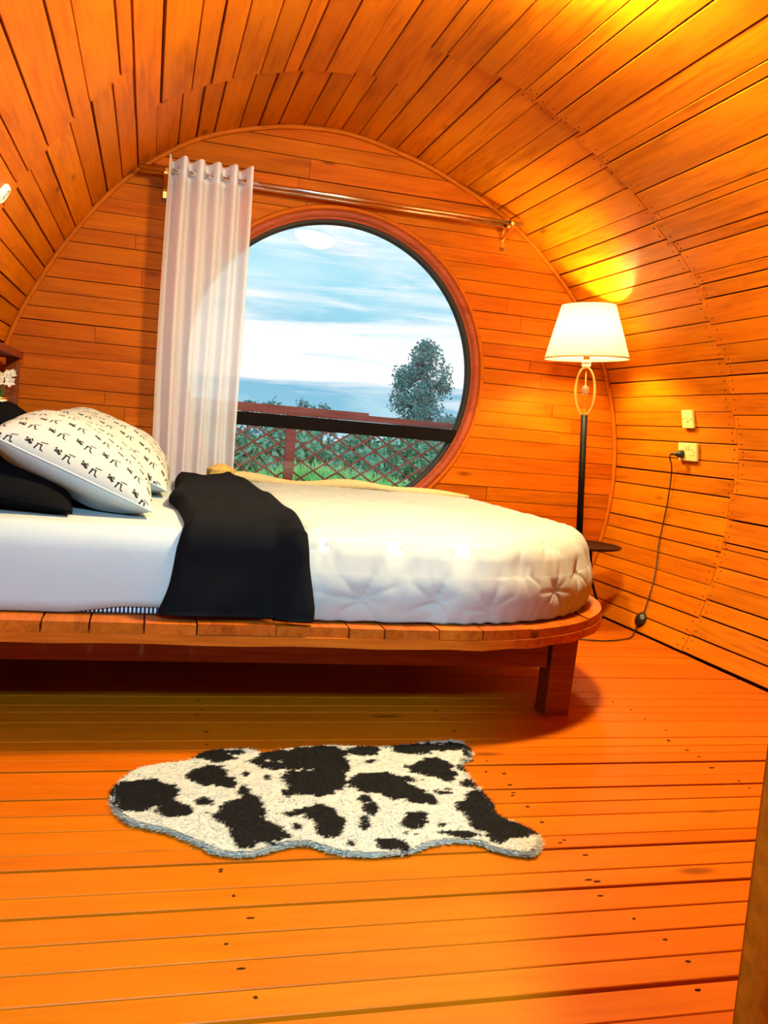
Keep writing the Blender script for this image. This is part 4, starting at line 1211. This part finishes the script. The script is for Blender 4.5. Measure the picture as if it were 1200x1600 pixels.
# ------------------------------------------------------------------ outside: deck, lattice fence, garden
dk = mesh('deck', [(x, y, z) for z in (-0.16, -0.06) for x, y in ((-3, D+0.1), (5, D+0.1), (5, 6.4), (-3, 6.4))], BOXF, 'deck', fix=True)
tag(dk, 'brown deck outside the round window', 'deck', kind='structure')
gv = []; GF = []
NX, NY = 30, 30
for i in range(NX+1):
    for j in range(NY+1):
        x = -25+60*i/NX; y = 5.5+74.5*j/NY
        gv.append((x, y, -0.35+0.10*math.sin(x*0.5+y*0.3)+(-0.2 if y < 6.5 else 0)))
for i in range(NX):
    for j in range(NY): a = i*(NY+1)+j; GF.append((a, a+NY+1, a+NY+2, a+1))
gr = mesh('ground', gv, GF, 'ground_green', None, True, True)
tag(gr, 'green grassy ground of the garden outside', 'ground', kind='structure')
FY = 6.20
fence = thing('lattice_fence', 'red-brown diamond lattice fence with posts and rail outside the window', 'fence', (1.2, FY, -0.06))
FX_0, FX_1, FZ0, FZ1 = -1.6, 4.2, -0.02, 0.900
def rot_plank(name, p, q, w, th, parent, material):
    p, q = Vector(p), Vector(q); d = (q-p); L = d.length; d.normalize(); s = Vector((0, 1, 0)).cross(d).normalized()
    c = (p+q)/2; M = Matrix((d, s, d.cross(s))).transposed().to_4x4(); M.translation = c
    o = mesh(name, [(x*L/2, y*w/2, z*th/2) for z in (-1, 1) for x, y in ((-1, -1), (1, -1), (1, 1), (-1, 1))], BOXF, material); o.matrix_world = M
    return sub(o, parent)
sp_ = 0.172; sl = 0.66                 # horizontal spacing and slope of slats
for sgn, yy in ((1, FY-0.012), (-1, FY+0.004)):
    hgt_ = FZ1-FZ0; run = hgt_/sl; x = FX_0-run
    while x < FX_1+run:
        xa, xb = (x, x+run) if sgn > 0 else (x+run, x)
        # clip to the panel ends
        p, q = Vector((xa, yy, FZ0)), Vector((xb, yy, FZ1))
        if max(p.x, q.x) > FX_0 and min(p.x, q.x) < FX_1:
            def clipx(p, q, lim, lo):
                if (p.x < lim) == lo and (q.x < lim) != lo: t = (lim-p.x)/(q.x-p.x); return p+(q-p)*t, q
                if (q.x < lim) == lo and (p.x < lim) != lo: t = (lim-p.x)/(q.x-p.x); return p, p+(q-p)*t
                return p, q
            p, q = clipx(p, q, FX_0, True)
            p, q = clipx(p, q, FX_1, False)
            if (q-p).length > 0.05: rot_plank('slat', p, q, 0.0125, 0.008, fence, 'fence_wood')
        x += sp_
box('top_rail', FX_0, 1.50, FY-0.055, FY+0.03, 0.925, 0.985, 'fence_wood', fence, 0.004)
box('top_rail', 1.44, FX_1, FY-0.03, FY+0.03, 0.925, 0.968, 'fence_wood', fence, 0.004)
box('lower_rail', FX_0, FX_1, FY-0.035, FY+0.02, 0.870, 0.900, 'fence_wood', fence, 0.003)
for px in (-0.75, 0.96, 2.67): box('post', px-0.032, px+0.032, FY-0.075, FY-0.02, -0.06, 0.95, 'fence_wood', fence, 0.004)

def leaf_cloud(name, centers, n, size, material, parent, seed, elong=2.0):
    """centers: (x, y, z, rx, ry, rz). leaves as small folded quads"""
    rs = np.random.default_rng(seed); w = np.array([c[3]*c[4]*c[5] for c in centers])**0.6; w /= w.sum()
    k = rs.choice(len(centers), n, p=w); Cc = np.array(centers)[k]
    v = rs.normal(size=(n, 3)); v /= np.linalg.norm(v, axis=1, keepdims=True); rad = rs.random(n)**0.45
    P = Cc[:, :3]+v*rad[:, None]*Cc[:, 3:]
    d = rs.normal(size=(n, 3)); d /= np.linalg.norm(d, axis=1, keepdims=True)
    e = np.cross(d, rs.normal(size=(n, 3))); e /= np.linalg.norm(e, axis=1, keepdims=True)
    s = size*rs.uniform(.6, 1.3, n)[:, None]
    A = P-d*s*elong/2; B = P+e*s/2; Cq = P+d*s*elong/2; Dq = P-e*s/2
    V = np.stack([A, B, Cq, Dq], 1).reshape(-1, 3); F = np.arange(4*n).reshape(-1, 4)
    o = mesh(name, V.tolist(), F.tolist(), material, None); o['kind'] = 'stuff'
    return sub(o, parent)
def gz(x, y): return -0.35+0.10*math.sin(x*0.5+y*0.3)
def tree(name, label, x, y, top, width, n, leaf, material, seed, crown0, group=None):
    rs = random.Random(seed); z0 = gz(x, y)-0.05
    t = thing(name, label, 'tree', (x, y, z0), group)
    tube('trunk', [(x, y, z0), (x+0.03*width, y, z0+(top-z0)*0.5), (x-0.02*width, y, top-0.1*(top-z0))], [0.05*width, 0.035*width, 0.012*width], 'trunk', t, 8)
    cs = []
    for i in range(70):
        f = rs.random(); z = crown0+(top-crown0)*f
        wv = width*0.5*math.sqrt(max(0.04, 1-((f-0.38)/0.66)**2)); a = rs.uniform(0, 6.28); q = rs.random()**0.5
        cs.append((x+math.cos(a)*q*wv*0.85, y+math.sin(a)*q*wv*0.85, z, width*0.16, width*0.16, width*rs.uniform(.10, .2)))
    for i in range(6): cs.append((x+rs.uniform(-.06, .06)*width, y, top-(top-crown0)*0.03*i, width*0.07, width*0.07, width*0.10))
    for i in range(7):
        c = cs[rs.randrange(len(cs))]
        tube('branch', [(x, y, c[2]-0.25*width), (c[0], c[1], c[2])], 0.010*width, 'trunk', t, 5)
    leaf_cloud('foliage', cs, n, leaf, material, t, seed)
    return t
p = on_y(668, 545, 20.0)
tree('garden_tree', 'tall loose blue-green tree rising above the fence rail', p.x-0.05, 20.0, p.z+0.05, 1.55, 9000, 0.042, 'leaf_tree', 31, 0.75)
for i, (u, v, yy, wd) in enumerate([(388, 628, 34, 1.0), (422, 630, 32, 1.5), (478, 632, 30, 1.4), (505, 636, 33, 1.2), (702, 655, 26, 1.6), (340, 632, 31, 1.4)]):
    p = on_y(u, v, yy)
    tree('distant_tree', 'small distant tree top showing just above the fence rail', p.x, yy, p.z, wd, 700, 0.09, 'leaf_tree', 40+i, 0.0, 'distant tree tops behind the fence')
rs = random.Random(77)
BUSH = [(300+95*k, 16.4, 0.95, 1.0, 0) for k in range(6)] + [(347+95*k, 18.6, 1.30, 1.2, 1) for k in range(5)]
BLAB = ['low dark green bush in the front row of the hedge behind the lattice', 'taller dark green bush in the rear row of the hedge behind the lattice']
BGRP = ['front row hedge bushes', 'rear row hedge bushes']
for i, (u, yy, hh, wd, row) in enumerate(BUSH):
    p = on_y(u, 690, yy); z0 = gz(p.x, yy)-0.03
    t = thing('garden_bush', BLAB[row], 'bush', (p.x, yy, z0), BGRP[row])
    cs = [(p.x+rs.uniform(-.38, .38)*wd, yy+rs.uniform(-.3, .3), z0+hh*rs.uniform(.25, .85), wd*.25, .4, hh*.28) for _ in range(9)]
    leaf_cloud('foliage', cs, 1500, 0.085, 'leaf_bush', t, 60+i)
    for k in range(4): tube('stem', [(p.x, yy, z0), (p.x+rs.uniform(-.3, .3)*wd, yy+rs.uniform(-.2, .2), z0+hh*0.7)], 0.012, 'trunk', t, 5)
# weeds and tall grass between fence and hedge: nobody could count them
def weeds():
    rs = np.random.default_rng(5); n = 30000
    y = rs.uniform(7.5, 15.4, n); x = -0.5+rs.random(n)*(y*0.55); z = -0.35+0.10*np.sin(x*0.5+y*0.3)
    keep = np.sin(x*3.1+1)*np.sin(y*2.3)+rs.random(n)*1.6 > 0.45; x, y, z = x[keep], y[keep], z[keep]; n = len(x)
    h_ = rs.uniform(.20, .62, n)*(0.6+0.4*np.sin(x*1.7)*np.cos(y*1.1)+0.3); a = rs.uniform(0, 6.28, n); w = rs.uniform(.012, .045, n); ln = rs.normal(0, .12, (n, 2))
    A = np.stack([x-np.cos(a)*w, y-np.sin(a)*w, z+h_*0.35], 1); B = np.stack([x+ln[:, 0]*.3, y+ln[:, 1]*.3, z-0.02], 1); Cq = np.stack([x+np.cos(a)*w, y+np.sin(a)*w, z+h_*0.45], 1); T = np.stack([x+ln[:, 0], y+ln[:, 1], z+h_], 1)
    V = np.stack([B, Cq, T, A], 1).reshape(-1, 3); F = np.arange(4*n).reshape(-1, 4)
    o = mesh('grass', V.tolist(), F.tolist(), 'leaf_weed', None)
    tag(o, 'bright green weeds and tall grass between fence and hedge', 'grass', kind='stuff')
weeds()
